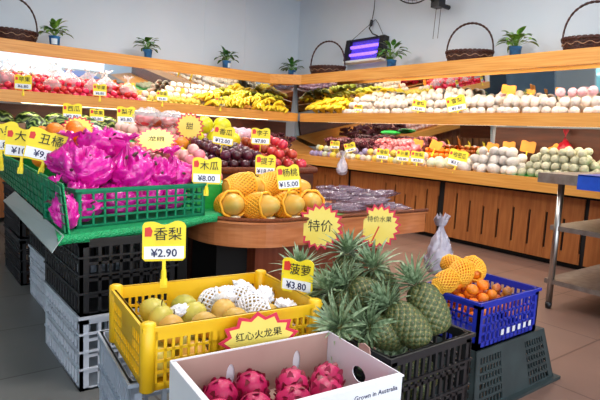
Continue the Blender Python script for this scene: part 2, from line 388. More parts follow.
# ------------------------------------------------------------------ camera, world
cam = bpy.data.cameras.new('camera'); cam.lens = 529 / 600 * 36; cam.sensor_width = 36; cam.clip_end = 200
co = bpy.data.objects.new('camera', cam); C.objects.link(co); S.camera = co
p, rho, th = radians(7), radians(2.9), radians(38)
h = Vector((sin(th), cos(th), 0)); rr = Vector((cos(th), -sin(th), 0)); z = Vector((0, 0, 1))
f = h * cos(p) - z * sin(p); u = h * sin(p) + z * cos(p)
R_ = cos(rho) * rr + sin(rho) * u; U_ = cos(rho) * u - sin(rho) * rr
co.matrix_world = Matrix.Translation((0, 0, 1.1)) @ Matrix((R_, U_, -f)).transposed().to_4x4()
w = bpy.data.worlds.new('world'); S.world = w; w.use_nodes = True
w.node_tree.nodes['Background'].inputs[0].default_value = (.86, .93, 1, 1); w.node_tree.nodes['Background'].inputs[1].default_value = 2.0
area('shop_front_daylight', (-1, -2.9, 1.7), (7, 2.8), 110, COOL, (radians(90), 0, 0))
S.view_settings.view_transform = 'Standard'; S.view_settings.look = 'None'; S.view_settings.gamma = 1; S.view_settings.exposure = 0.0
S.view_settings.use_curve_mapping = False
S.cycles.use_denoising = True; S.cycles.max_bounces = 8; S.cycles.transparent_max_bounces = 10
S.cycles.caustics_reflective = False; S.cycles.caustics_refractive = False; S.cycles.sample_clamp_indirect = 4

#@@CONTENT
# ------------------------------------------------------------------ lettering, tags, signs
TXT = {}
def text_mesh(s, m, size=1.0, bold=.0, depth=.01):
    k = (s, m.name, size, bold)
    if k in TXT: return TXT[k]
    c = bpy.data.curves.new('lettering', 'FONT'); c.body = s; c.size = size; c.extrude = depth; c.offset = bold
    c.resolution_u = 2; c.align_x = 'CENTER'; c.align_y = 'CENTER'
    o = bpy.data.objects.new('lettering', c); C.objects.link(o)
    dg = bpy.context.evaluated_depsgraph_get()
    me = bpy.data.meshes.new_from_object(o.evaluated_get(dg)); me.name = 'lettering'
    me.materials.clear(); me.materials.append(m)
    bpy.data.objects.remove(o); bpy.data.curves.remove(c)
    TXT[k] = me; return me
RX = Matrix.Rotation(pi / 2, 4, 'X')     # stand a flat shape up, facing -Y
def card_poly(w, h):
    pts = [(-w / 2, .01), (-w / 2 + .01, 0), (w / 2 - .01, 0), (w / 2, .01), (w / 2, h * .86)]
    n = 12
    for i in range(n + 1):
        t = i / n; x = w / 2 - .006 - t * (w - .012); pts.append((x, h * .93 + .05 * h * sin(t * pi * 3) * (1 if t < .7 else .6)))
    pts.append((-w / 2, h * .86)); return pts
def price_tag(loc, rz, name, price, label, w=.14, hh=.14, stick=.06, tilt=0, lean=-.15, group='yellow price cards', foot=True, back=False):
    t = thing('price_tag', label, 'price tag', loc, rz, group); t.rotation_euler = (lean, tilt, rz)
    part('card', MB().prism(card_poly(w, hh), 0, .004, Matrix.Translation((0, .002, stick)) @ RX), card_o if back else card_y, t)
    if foot:
        part('clip', MB().box(-.006, .006, -.004, .006, stick * .45, stick + .01).tube([(0, .003, stick * .5), (0, .0, -.02)], [.009, .011], 8).box(-.012, .012, -.006, .008, -.03, 0), card_y, t)
    else:
        part('stem', MB().tube([(0, .002, -.03), (0, .002, stick + .01)], .0025, 6), card_y, t)
    if back: return t
    part('price_strip', MB().box(-w / 2 + .006, w / 2 - .006, -.0045, -.0022, stick + .008, stick + hh * .36), card_w, t)
    part('corner_print', MB().prism([(0, 0), (.022, 0), (.026, .02), (.018, .034), (0, .03)], 0, .0012, Matrix.Translation((-w / 2 + .008, -.0022, stick + hh * .6)) @ RX), red_ink, t)
    def put(nm, s, m, size, cx, cz, maxw, b):
        me = text_mesh(s, m, size, b * size, .0006)
        o = link(nm, me, t, (cx, -.0052, cz), (pi / 2, 0, 0))
        xs = [v.co.x for v in me.vertices]; ww = max(xs) - min(xs)
        if ww > maxw: o.scale.x = maxw / ww
    put('fruit_name', name, blk_ink, hh * .34, .012, stick + hh * .64, w * .66, .0)
    if price: put('price', price, navy_ink, hh * .27, 0, stick + hh * .19, w * .84, .015)
    return t
def starburst(loc, rz, r, s, label, n=18, tilt=0, lean=0, sub=None, sx=1, ts=.5, ty=0):
    t = thing('starburst_sign', label, 'sign', loc, rz, 'starburst price signs'); t.rotation_euler = (lean, tilt, rz)
    def poly(R1, R2): return [((R1 if i % 2 == 0 else R2) * cos(pi * i / n + .1) * sx, (R1 if i % 2 == 0 else R2) * sin(pi * i / n + .1)) for i in range(2 * n)]
    part('red_border', MB().prism(poly(r, r * .80), 0, .003, RX), star_r, t, label='') if False else part('red_border', MB().prism(poly(r, r * .80), 0, .003, RX), star_r, t)
    part('yellow_face', MB().prism(poly(r * .86, r * .70), .003, .0042, RX), star_y, t)
    me = text_mesh(s, blk_ink, r * ts, .0, .0006)
    o = link('lettering', me, t, (0, -.0052, ty * r), (pi / 2, 0, 0))
    if sub:
        part('red_stroke', MB().box(-.004, .004, -.0056, -.0044, -r * .75, r * .0, Matrix.Rotation(.4, 4, 'Y')), red_ink, t)
    return t

# ------------------------------------------------------------------ crates
def crate_mesh(w, d, h, nx, ny, nz, bar=.009, th=.006, solid=.25, floor=True, zlo=.0, top=.03, corner=.02, wave=False):
    """lattice walled plastic crate; origin at the middle of its base"""
    mb = MB()
    for side in range(4):
        L = w if side % 2 == 0 else d; off = (d if side % 2 == 0 else w) / 2; n = nx if side % 2 == 0 else ny
        M = Matrix.Rotation(side * pi / 2, 4, 'Z')
        def bx(a, b, z0, z1, t=th): mb.box(a, b, -off, -off + t, z0, z1, M)
        bx(-L / 2, L / 2, h - top, h); bx(-L / 2, L / 2, 0, max(.012, zlo))
        bx(-L / 2, -L / 2 + corner, 0, h, th * 1.6); bx(L / 2 - corner, L / 2, 0, h, th * 1.6)
        a0 = -L / 2 + corner; a1 = L / 2 - corner; s = (a1 - a0) / n
        for i in range(1, n): bx(a0 + i * s - bar / 2, a0 + i * s + bar / 2, 0, h - top)
        z0 = max(.012, zlo); z1 = h - top; sz = (z1 - z0) / nz
        for k in range(1, nz): bx(a0, a1, z0 + k * sz - bar / 2, z0 + k * sz + bar / 2, th * .9)
        if solid > 0:   # plain handle panel in the middle
            bx(-L * solid / 2, L * solid / 2, z0 + (z1 - z0) * .45 if solid < .5 else z0, z1, th * .95)
    if floor: mb.box(-w / 2, w / 2, -d / 2, d / 2, 0, .008)
    return mb
def rim_mesh(w, d, z0, z1, o=.008, th=.014):
    mb = MB(); a, b = w / 2 + o, d / 2 + o
    return mb.box(-a, a, -b, -b + th, z0, z1).box(-a, a, b - th, b, z0, z1).box(-a, -a + th, -b + th, b - th, z0, z1).box(a - th, a, -b + th, b - th, z0, z1)
def crate(name, label, m, loc, rz, w, d, h, nx, ny, nz, group=None, bands=(), **k):
    t = thing(name, label, 'crate', loc, rz, group)
    part('body', crate_mesh(w, d, h, nx, ny, nz, **k), m, t)
    part('rim', rim_mesh(w, d, h - .012, h), m, t)
    for bz in bands: part('band', rim_mesh(w, d, bz, bz + .008, .005, .011), m, t)
    return t
big = dict(bar=.013, th=.008, solid=0, top=.035, corner=.035)
def stack_crate(label, m, x, y, z, w=.42, d=.61, group=None, rz=0, h=.32, name='plastic_crate'):
    return crate(name, label, m, (x, y, z), rz, w, d, h, 8, 12, 4, group, bands=(.09, .165, .24), **big)
stack_crate('pale grey crate on the floor at the front corner of the green mesh table', white_pl, .80, 2.47, 0)
stack_crate('black crate on top of the pale grey one at the table front corner', black_pl, .80, 2.47, .322)
stack_crate('pale grey crate on the floor further back under the left display', white_pl, .90, 3.36, 0)
stack_crate('black crate on the further pale grey crate under the left display', black_pl, .90, 3.36, .322)
stack_crate('black crate on the floor furthest back beneath the left display', black_pl, .88, 4.16, 0)
stack_crate('black crate stacked on the furthest black crate beneath the left display', black_pl, .88, 4.16, .322)

# yellow crate and what carries it
RZY = radians(-6.4)
stack_crate('pale grey crate with taller holes supporting the yellow crate', grey_pl, .845, 1.60, 0, w=.60, d=.44, rz=RZY, h=.37)
yc = crate('plastic_crate', 'bright yellow plastic crate full of pears in white foam nets', yellow_pl, (.8355, 1.5045, .375), RZY, .565, .41, .185, 22, 15, 4,
           bar=.008, th=.007, solid=.34, top=.04, corner=.035, zlo=.02)
for sx, sy in ((-1, -1), (1, -1), (-1, 1), (1, 1)):
    part('corner_post', MB().lathe([(.0, .0), (.022, .0), (.022, .192), (.016, .196), (0, .196)], 10, Matrix.Translation((sx * .272, sy * .195, 0))), yellow_pl, yc, True)
# carton of dragon fruit with its support
RZB = radians(-5.6)
stack_crate('pale grey crate beneath the white carton of dragon fruit', grey_pl, .79, 1.03, 0, w=.52, d=.36, rz=RZB, h=.355)
bx_ = thing('fruit_carton', 'white printed carton with brown inside holding red dragon fruit', 'box', (.79, 1.035, .357), RZB)
w_, d_, h_ = .50, .33, .145
def wall_with_hole(L, H, holes, rx=.013, rz_=.034, n=10):
    """upright board L x H in the XZ plane, elliptical hand holes cut through"""
    xs = [0]; segs = []
    mb = MB(); last = 0
    for c in holes:
        a, b = c - rx * 1.3, c + rx * 1.3; zc = H * .5
        mb.add([(last, 0, 0), (a, 0, 0), (a, 0, H), (last, 0, H)], [(0, 1, 2, 3)])
        inner = [(c + rx * cos(2 * pi * i / 16), 0, zc + rz_ * sin(2 * pi * i / 16)) for i in range(16)]
        outer = []
        for i in range(16):
            q = 2 * pi * i / 16; ca, sa = cos(q), sin(q); k = min((b - c) / max(abs(ca), 1e-6), (H / 2) / max(abs(sa), 1e-6))
            outer.append((c + ca * k, 0, zc + sa * k))
        mb.add(inner + outer, [(i, (i + 1) % 16, 16 + (i + 1) % 16, 16 + i) for i in range(16)])
        for cx, cz in ((a, 0), (b, 0), (b, H), (a, H)):
            pass
        cor = [(b, 0, H), (a, 0, H), (a, 0, 0), (b, 0, 0)]
        for q0, cc in zip((0, 1, 2, 3), cor):
            i0 = [i for i in range(16) if abs(outer[i][0] - cc[0]) < 1e-6 or abs(outer[i][2] - cc[2]) < 1e-6]
            best = [(i, (i + 1) % 16) for i in range(16) if (abs(outer[i][0] - cc[0]) < 1e-6) != (abs(outer[(i + 1) % 16][0] - cc[0]) < 1e-6) and (abs(outer[i][2] - cc[2]) < 1e-6 or abs(outer[(i + 1) % 16][2] - cc[2]) < 1e-6)]
            for i, j in best[:1]: mb.add([outer[i], outer[j], cc], [(0, 1, 2)])
        last = b
    mb.add([(last, 0, 0), (L, 0, 0), (L, 0, H), (last, 0, H)], [(0, 1, 2, 3)])
    return mb
def board(nm, L, H, holes, m, parent, loc, rz, **k):
    o = part(nm, wall_with_hole(L, H, holes, **k), m, parent, loc=loc, rot=(0, 0, rz))
    md = o.modifiers.new('thickness', 'SOLIDIFY'); md.thickness = .003; md.offset = 0
    return o
part('base', MB().box(-w_ / 2, w_ / 2, -d_ / 2, d_ / 2, 0, .004), paper_b, bx_)
for nm, y0, hs in (('front_wall', -d_ / 2, ()), ('back_wall', d_ / 2, (.17, .385))):
    s = -1 if y0 < 0 else 1
    board(nm, w_, h_, hs, paper_w, bx_, (-w_ / 2, y0, .002), 0)
    board('wall_lining', w_ - .008, h_ - .004, tuple(q - .004 for q in hs), paper_b, bx_, (-w_ / 2 + .004, y0 - s * .004, .002), 0)
board('side_wall', d_, h_, (), paper_w, bx_, (-w_ / 2, -d_ / 2, .002), pi / 2)
board('wall_lining', d_ - .008, h_ - .004, (), paper_b, bx_, (-w_ / 2 + .004, -d_ / 2 + .004, .002), pi / 2)
board('side_wall', d_, h_, (.17,), paper_w, bx_, (w_ / 2, -d_ / 2, .002), pi / 2, rx=.03, rz_=.022)
part('rolled_edge', MB().box(-w_ / 2 - .003, w_ / 2 + .003, -d_ / 2 - .005, -d_ / 2 + .012, h_ - .003, h_ + .001).box(-w_ / 2 - .003, -w_ / 2 + .012, -d_ / 2 + .012, d_ / 2 - .01, h_ - .003, h_ + .001), paper_w, bx_)
for q in (.17, .385): part('slot_light_panel', MB().box(-w_ / 2 + q - .018, -w_ / 2 + q + .018, d_ / 2 + .003, d_ / 2 + .005, .03, .115), paper_w, bx_)  # white panels added behind the slots to stand in for light through them
part('torn_flap', MB().prism([(0, 0), (.055, 0), (.05, .022), (.03, .03), (.006, .024)], 0, .003, Matrix.Translation((w_ / 2 + .002, -d_ / 2 + .13, h_ - .005)) @ Matrix.Rotation(pi / 2, 4, 'Z') @ RX), paper_b, bx_)
link('printed_lettering', text_mesh('Grown in Australia', navy_ink, .018, .0, .0003), bx_, (w_ / 2 - .085, -d_ / 2 - .0025, h_ - .03), (pi / 2, 0, 0))
for q in range(3):
    part('printed_mark', MB().box(-w_ / 2 - .003, -w_ / 2 - .002, -.12 + q * .022, -.105 + q * .022, h_ - .06, h_ - .035), [navy_ink, red_ink, navy_ink][q], bx_)

# pineapple crates
crate('plastic_crate', 'black slatted crate holding the pineapples', black_pl, (1.33, 1.28, .175), 0, .40, .60, .295, 11, 14, 3, bands=(.11, .2), bar=.011, th=.008, solid=0, top=.03, corner=.03)
crate('plastic_crate', 'low black crate under the pineapple crate', black_pl, (1.33, 1.28, 0), 0, .40, .60, .172, 11, 14, 2, bar=.011, th=.008, solid=0, top=.03, corner=.03)
# blue crate on an upturned grey green crate
gc = thing('upturned_crate', 'upturned dark green-grey crate on the floor under the blue crate', 'crate', (2.165, 1.36, 0), 0)
def frustum_wall(mb, side, zt=.245):
    W0, D0, W1, D1 = .33, .22, .275, .175
    def P(u, z):   # u in -1..1 along the side
        k = z / zt; a = W0 + (W1 - W0) * k; b = D0 + (D1 - D0) * k
        v = Vector((u * a, -b, z)) if side % 2 == 0 else Vector((u * b, -a, z))
        return Matrix.Rotation(side * pi / 2, 4, 'Z') @ v
    def q(u0, u1, z0, z1):
        vs = [P(u0, z0), P(u1, z0), P(u1, z1), P(u0, z1)]
        c = Matrix.Rotation(side * pi / 2, 4, 'Z') @ Vector((0, .007, 0))
        mb.add(vs + [v + c for v in vs], [(0, 1, 2, 3), (7, 6, 5, 4), (0, 4, 5, 1), (1, 5, 6, 2), (2, 6, 7, 3), (3, 7, 4, 0)])
    q(-1, 1, 0, .02); q(-1, 1, .215, zt); q(-.34, .34, .02, .215)
    for s in (-1, 1):
        q(s * .88 - .12 if s < 0 else .88, -.88 if s < 0 else 1, .02, .215)
        for i in range(7):
            u = .36 + i * .075
            for k in range(6):
                z0 = .02 + k * .0325; sh = .02 if k % 2 else -.02
                q(s * (u + sh) - .012, s * (u + sh) + .012, z0, z0 + .0325)
        for k in range(1, 6): q(*(sorted((s * .34, s * .88))), .02 + k * .0325 - .005, .02 + k * .0325 + .005)
mbb = MB()
for s in range(4): frustum_wall(mbb, s)
part('body', mbb, dgreen_pl, gc)
part('bottom_panel', MB().box(-.275, .275, -.175, .175, .238, .246), dgreen_pl, gc)
part('flange', rim_mesh(.66, .44, 0, .014, .022, .03), dgreen_pl, gc)
bc = crate('plastic_crate', 'cobalt blue plastic crate heaped with mandarins and mangoes', blue_pl, (2.13, 1.345, .248), 0, .47, .31, .205, 13, 9, 4, bar=.009, th=.007, solid=.0, top=.03, corner=.03, zlo=.03)
for q in range(6):
    part('white_mark', MB().box(-.06 + q * .045, -.04 + q * .045, -.157, -.1555, .035, .06), card_w, bc)

# ------------------------------------------------------------------ green mesh table
gt = thing('mesh_covered_table', 'low table covered with green perforated mesh carrying the magenta bags', 'table', (0, 0, 0))
TP = [(.50, 2.14), (1.0, 2.27), (1.50, 2.50), (1.50, 2.86), (.62, 2.86)]
part('board', MB().prism([(.54, 2.2), (1.0, 2.31), (1.44, 2.52), (1.44, 2.85), (.64, 2.85)], .646, .658), black_g, gt)
part('shade_leg_board', MB().box(1.08, 1.28, 2.62, 2.80, 0, .646), black_g, gt)  # added leg board, its black stands in for the shade under the table
part('mesh_cover', MB().prism(TP, .6585, .668), green_mesh, gt)
mb = MB()
n = 40
def edge(t):
    q = t * 2
    a, b = (TP[0], TP[1]) if q < 1 else (TP[1], TP[2]); q = q % 1 if t < 1 else 1
    return a[0] + (b[0] - a[0]) * q, a[1] + (b[1] - a[1]) * q
vs = []
for i in range(n + 1):
    x, y = edge(i / n); wv = .004 * sin(i * 1.1)
    vs += [(x, y, .667), (x + wv, y - .012 + wv, .655), (x + wv, y - .014 + wv, .632 + .003 * sin(i * .7)), (x + wv, y - .010 + wv, .632 + .003 * sin(i * .7)), (x, y + .004, .655)]
fs = []
for i in range(n):
    for k in range(4): fs.append((i * 5 + k, (i + 1) * 5 + k, (i + 1) * 5 + k + 1, i * 5 + k + 1))
mb.add(vs, fs); part('mesh_drape', mb, green_mesh, gt, True)
# green guard along the left edge, made of overlapping plastic trays
gd = thing('tray_guard', 'row of green slotted plastic panels standing along the left edge of the display', 'guard', (0, 0, 0))
mb = MB()
Lg = 3.1; y0 = 2.17; x0 = .535; dx = .16
for i in range(26):
    a = i / 26; b = (i + 1) / 26
    A = (x0 + dx * a, y0 + Lg * a); Bq = (x0 + dx * b, y0 + Lg * b)
    for k in range(5):
        z0 = .672 + k * .038
        vs = [(A[0], A[1] + .004, z0), (Bq[0], Bq[1] - .012, z0), (Bq[0], Bq[1] - .012, z0 + .03), (A[0], A[1] + .004, z0 + .03)]
        vs = [(v[0] - .02 * ((v[2] - .67) / .19), v[1], v[2]) for v in vs]
        mb.add(vs + [(v[0] + .005, v[1], v[2]) for v in vs], [(0, 1, 2, 3), (7, 6, 5, 4), (0, 4, 5, 1), (1, 5, 6, 2), (2, 6, 7, 3), (3, 7, 4, 0)])
part('slotted_panel', mb, green_pl, gd)
mb = MB(); vs = [(x0 + .012, y0 - .01, .662), (x0 + dx + .012, y0 + Lg, .662), (x0 + dx - .012, y0 + Lg, .866), (x0 - .012, y0 - .01, .866)]
mb.add(vs + [(v[0] + .006, v[1], v[2]) for v in vs], [(0, 1, 2, 3), (7, 6, 5, 4), (0, 4, 5, 1), (1, 5, 6, 2), (2, 6, 7, 3), (3, 7, 4, 0)])
part('back_sheet', mb, green_mesh, gd)
ac = thing('acrylic_strip', 'frosted clear plastic strip sloping out along the left table edge', 'strip', (0, 0, 0))
mb = MB(); vs = [(.515, 2.13, .64), (.60, 3.5, .64), (.53, 3.5, .735), (.445, 2.24, .735)]
vs = [(.52, 2.125, .672), (.60, 3.6, .672), (.54, 3.62, .615), (.475, 2.115, .612)]
mb.add(vs + [(v[0], v[1], v[2] - .004) for v in vs], [(0, 1, 2, 3), (7, 6, 5, 4), (0, 4, 5, 1), (1, 5, 6, 2), (2, 6, 7, 3), (3, 7, 4, 0)])
part('sheet', mb, acryl, ac)
# green crate of magenta bags
crate('plastic_crate', 'green plastic crate on the mesh table, full of magenta bags', green_pl, (.90, 2.475, .669), radians(12.5), .68, .30, .165, 12, 6, 4,
      bar=.009, th=.006, solid=0, top=.022, corner=.022)

# ------------------------------------------------------------------ display risers and island
def riser(label, x0, x1, y0, y1, z0f, zb0, zb1, m, lipm=None, lip=.05, axis='y'):
    t = thing('display_riser', label, 'display stand', (0, 0, 0))
    part('body', MB().add([(x0, y0, z0f), (x1, y0, z0f), (x1, y1, z0f), (x0, y1, z0f), (x0, y0, zb0), (x1, y0, zb0), (x1, y1, zb1), (x0, y1, zb1)],
         [(3, 2, 1, 0), (4, 5, 6, 7), (0, 1, 5, 4), (1, 2, 6, 5), (2, 3, 7, 6), (3, 0, 4, 7)]), m, t)
    if lipm: part('front_rim', MB().tube([(x0 - .01, y0 - .01, zb0 + .01), (x1 + .01, y0 - .01, zb0 + .01)], lip / 2, 10).tube([(x0 - .01, y0 - .01, zb0 + .01), (x0 - .01, y1, zb1 + .01)], lip / 2, 10)
             .tube([(x1 + .01, y0 - .01, zb0 + .01), (x1 + .01, y1, zb1 + .01)], lip / 2, 10), lipm, t, True)
    return t
riser('brown woven tray stand holding the plums and red apples', 1.48, 2.44, 2.98, 4.0, 0, .84, 1.003, dark_w, rim_br, .045)
riser('low green lined stand for tangerines behind the magenta bags', .70, 1.45, 2.90, 3.98, .66, .86, 1.0, green_liner)
riser('broad stand behind the plums for melons, mangoes and wrapped apples', .75, 3.0, 4.02, 5.7, .66, .96, 1.08, dark_w)
isl = thing('display_island', 'reddish wooden display island with rounded left end and dark pedestal', 'display stand', (0, 0, 0))
def rrect(x0, x1, y0, y1, r, n=14):
    pts = [(x0 + r - r * cos(pi / 2 * i / n), y0 + r - r * sin(pi / 2 * i / n)) for i in range(n + 1)]
    return pts + [(x1, y0), (x1, y1), (x0, y1)]
IP = rrect(1.31, 2.82, 2.24, 2.93, .36)
part('fascia', MB().prism(IP, .50, .625), island_w, isl)
part('top_board', MB().prism(rrect(1.30, 2.83, 2.23, 2.935, .36), .625, .636), island_w, isl)
mb = MB().tube([(x, y, .646) for x, y in rrect(1.31, 2.83, 2.235, 2.93, .36)[:16]] , .011, 8)
part('woven_edge', mb, rim_br, isl, True)
part('pedestal', MB().box(1.66, 2.68, 2.52, 2.9, 0, .50), island_d, isl)
part('pedestal_side', MB().box(1.45, 1.655, 2.6, 2.9, 0, .50), black_g, isl)
starburst((1.865, 2.195, .605), radians(-32), .135, '特价', 'round starburst sign reading 特价 at the middle of the island fascia', ts=.52)
starburst((2.33, 2.195, .575), radians(-30), .142, '特价水果', 'starburst sign with smaller writing 特价水果 at the right of the island fascia', ts=.27, ty=.3, sub=True)
starburst((.845, 1.243, .492), radians(-22), .090, '红心火龙果', 'wide starburst sign 红心火龙果 between yellow crate and dragon fruit carton', ts=.31, n=13, tilt=radians(-7), sx=1.35, ty=.22)
# ------------------------------------------------------------------ plants, baskets, wall items
def leaf_blade(mb, base, direc, L, wd, droop, n=5, fold=.25):
    d = Vector(direc).normalized(); side = d.cross(Vector((0, 0, 1)))
    if side.length < .05: side = Vector((1, 0, 0))
    side.normalize(); vs = []
    pos = Vector(base); cur = d.copy()
    for i in range(n + 1):
        t = i / n; ww = wd * (sin(pi * (t ** .75)) * .9 + .06) * (1 if i < n else 0)
        upv = side.cross(cur).normalized()
        vs += [pos - side * ww + upv * ww * fold, pos.copy(), pos + side * ww + upv * ww * fold]
        cur = (cur + Vector((0, 0, -droop / n))).normalized(); pos += cur * L / n
    fs = []
    for i in range(n):
        for k in range(2): fs.append((i * 3 + k, i * 3 + k + 1, i * 3 + 4 + k, i * 3 + 3 + k))
    mb.add(vs, fs)
def plant(seed, loc, label, light=False, s=1.0, tall=0):
    random.seed(seed)
    t = thing('potted_plant', label, 'plant', loc, random.random() * 6, 'potted plants on the canopies')
    part('pot', MB().lathe([(.0, 0), (.052, 0), (.062, .115), (.066, .12), (.066, .128), (.056, .128), (.054, .11), (0, .11)], 18), pot_m, t, True)
    part('pot_label', MB().lathe([(.0560, .03), (.0625, .085)], 18).__class__().add([(.0602 * cos(a), .0602 * sin(a), z_) if z_ < .05 else (.0655 * cos(a), .0655 * sin(a), z_) for a in [i * .18 - .5 + 3.6 for i in range(7)] for z_ in (.03, .095)],
         [(i * 2, i * 2 + 2, i * 2 + 3, i * 2 + 1) for i in range(6)]), pot_w, t)
    part('soil', MB().lathe([(0, .111), (.053, .113), (.0, .116)], 14), soil_m, t)
    mb = MB(); ms = MB()
    for i in range(34):
        a = random.random() * 2 * pi; e = random.uniform(.15, 1.35); L = random.uniform(.09, .14) * s
        st = Vector((cos(a) * cos(e), sin(a) * cos(e), sin(e))); q = random.uniform(.05, .14) * s
        b0 = Vector((0, 0, .112)); b1 = b0 + st * q + Vector((0, 0, tall + .02))
        ms.tube([b0, b0.lerp(b1, .5) + Vector((0, 0, .01)), b1], .0022, 4)
        leaf_blade(mb, b1, (st.x, st.y, st.z * .6), L, .031 * s, 1.0)
    part('stems', ms, leaf_y, t); part('leaves', mb, leaf_y if light else leaf_m, t, True)
    return t
plant(1, (1.60, 6.93, 1.986), 'potted plant with lighter leaves beside the basket on the left canopy', True, 1.05)
plant(2, (2.74, 6.93, 1.986), 'dark green potted plant on the left canopy above the crimson bags', False, .95)
plant(3, (3.93, 6.93, 1.986), 'dark green spiky potted plant above the bananas', False, 1.0)
plant(4, (5.12, 6.93, 1.986), 'dark green potted plant in the corner of the canopies', False, 1.0)
plant(5, (5.16, 4.84, 1.986), 'tall dark green potted plant in front of the violet insect lamp', False, 1.15, .04)
plant(6, (5.16, 3.12, 1.986), 'green potted plant between the two right hand baskets', True, 1.1)
def gift_basket(loc, rz, label, rx=.25, ry=.17, hh=.40):
    t = thing('wicker_basket', label, 'basket', loc, rz, 'dark wicker baskets on the canopies')
    mb = MB()
    for k in range(8):
        z0 = .012 + k * .013; g = 1 - .12 * (1 - k / 7)
        pts = [(rx * g * cos(a) * (1 + .018 * sin(a * 12 + pi * (k % 2))), ry * g * sin(a) * (1 + .018 * sin(a * 12 + pi * (k % 2))), z0) for a in [2 * pi * i / 72 for i in range(73)]]
        mb.tube(pts, .0078, 5, False)
    for i in range(24):
        a = 2 * pi * i / 24; mb.tube([(rx * .88 * cos(a), ry * .88 * sin(a), 0), (rx * cos(a), ry * sin(a), .115)], .006, 5)
    part('body', mb, wick_m, t, True)
    part('base', MB().prism([(rx * .87 * cos(2 * pi * i / 24), ry * .87 * sin(2 * pi * i / 24)) for i in range(24)], 0, .012), wick_m, t)
    mb = MB()
    for ph in (0, pi):
        mb.tube([(rx * 1.02 * cos(a), (ry + rx * .02) * sin(a), .122 + .009 * sin(a * 16 + ph)) for a in [2 * pi * i / 96 for i in range(97)]], .011, 6, False)
    part('rim', mb, wick_m, t, True)
    mb = MB().tube([(rx * 1.0 * cos(a), ry * 1.0 * sin(a) , .075 + .012 * sin(a * 14)) for a in [2 * pi * i / 96 for i in range(97)]], .004, 5, False)
    part('pale_strand', mb, wick_l, t, True)
    mb = MB()
    for ph in (0, pi):
        pts = []
        for i in range(61):
            a = pi * i / 60
            pts.append((rx * 1.0 * cos(a), .008 * sin(a * 18 + ph), .10 + hh * (sin(a) ** .8) + .005 * cos(a * 18 + ph)))
        mb.tube(pts, .009, 6)
    part('handle', mb, wick_m, t, True)
    return t
gift_basket((1.17, 6.98, 1.987), radians(-5), 'dark wicker basket with tall handle beside the leftmost plant')
gift_basket((5.17, 6.12, 1.987), radians(-62), 'dark wicker basket with tall handle nearest the corner', .27, .16)
gift_basket((5.17, 3.68, 1.987), radians(-62), 'dark wicker basket above the netted pears, left of the plant in the blue pot', .25, .16, .34)
gift_basket((5.17, 2.36, 1.987), radians(-62), 'dark wicker basket with round handle at the right end of the canopy', .25, .16, .36)
# insect lamp
zp = thing('insect_lamp', 'hanging violet glowing insect lamp with black ends on the wall', 'lamp', (5.40, 5.60, 2.20), 0)
zp.rotation_euler = (0, radians(8), 0)
part('back_plate', MB().box(.0, .02, -.29, .29, .02, .29), zap_panel, zp)
for s in (-1, 1): part('end_cap', MB().box(-.05, .04, s * .34 - .045, s * .34 + .045, 0, .31), black_m, zp)
part('bottom_tray', MB().box(-.06, .04, -.385, .385, -.03, -.001), white_m, zp)
part('top_bar', MB().box(-.04, .03, -.30, .30, .285, .31), black_m, zp)
for zz in (.09, .2): part('glowing_tube', MB().tube([(-.015, -.29, zz), (-.015, .29, zz)], .022, 10), tube_uv, zp, True)
mb = MB()
for i in range(22): mb.tube([(-.045, -.28 + i * .0267, .01), (-.045, -.28 + i * .0267, .29)], .0016, 4)
part('guard_wires', mb, black_m, zp)
ZI = (Matrix.Translation(zp.location) @ zp.rotation_euler.to_matrix().to_4x4()).inverted()
part('chain', MB().tube([(5.44, 5.93, 2.51), (5.46, 5.48, 2.76)], .004, 5).tube([(5.44, 5.28, 2.51), (5.46, 5.42, 2.70), (5.46, 5.48, 2.76)], .004, 5), black_m, zp).matrix_parent_inverse = ZI
part('power_cable', MB().tube([(5.47, 5.52, 3.28), (5.47, 5.53, 2.9), (5.46, 5.55, 2.74)], .006, 6).tube([(5.46, 5.55, 2.72), (5.43, 5.56, 2.64), (5.42, 5.48, 2.56), (5.42, 5.38, 2.52)], .009, 6), black_m, zp).matrix_parent_inverse = ZI
part('plug', MB().tube([(5.46, 5.55, 2.76), (5.45, 5.555, 2.68)], .022, 8), black_m, zp).matrix_parent_inverse = ZI
# wall fan
fn = thing('wall_fan', 'black wall fan at the top edge with two pull cords', 'fan', (5.0, 4.42, 3.0), 0)
fr = Matrix.Rotation(radians(212), 4, 'Z') @ Matrix.Rotation(radians(98), 4, 'Y')
mb = MB()
def ring(r, x, t=.006): mb.tube([fr @ Vector((r * cos(a), r * sin(a), x)) for a in [2 * pi * i / 48 for i in range(49)]], t, 5, False)
ring(.27, 0, .008); ring(.2, .05, .003); ring(.12, .07, .003); ring(.2, -.05, .003); ring(.24, .03, .003)
for i in range(32):
    a = 2 * pi * i / 32
    mb.tube([fr @ Vector((.27 * cos(a), .27 * sin(a), 0)), fr @ Vector((.2 * cos(a), .2 * sin(a), .05)), fr @ Vector((.05 * cos(a), .05 * sin(a), .08))], .002, 4)
part('guard', mb, black_m, fn)
for k in range(3):
    mbb = MB(); a0 = k * 2 * pi / 3
    vs = [fr @ Vector((rr_ * cos(a0 + da), rr_ * sin(a0 + da), z_)) for rr_, da, z_ in ((.03, -.3, -.01), (.2, -.25, -.02), (.22, .35, .02), (.03, .5, .01))]
    mbb.add(vs + [v + Vector((.003, 0, 0)) for v in vs], [(0, 1, 2, 3), (7, 6, 5, 4), (0, 4, 5, 1), (1, 5, 6, 2), (2, 6, 7, 3), (3, 7, 4, 0)])
    part('blade', mbb, black_m, fn)
part('motor', MB().tube([fr @ Vector((0, 0, .02)), fr @ Vector((0, 0, -.14))], .055, 12), black_m, fn, True)
part('bracket', MB().tube([(.12, -.06, -.05), (.2, -.12, -.2), (.36, -.16, -.26), (.49, -.16, -.26)], .028, 8).box(.22, .34, -.22, -.1, -.3, -.2), black_m, fn)
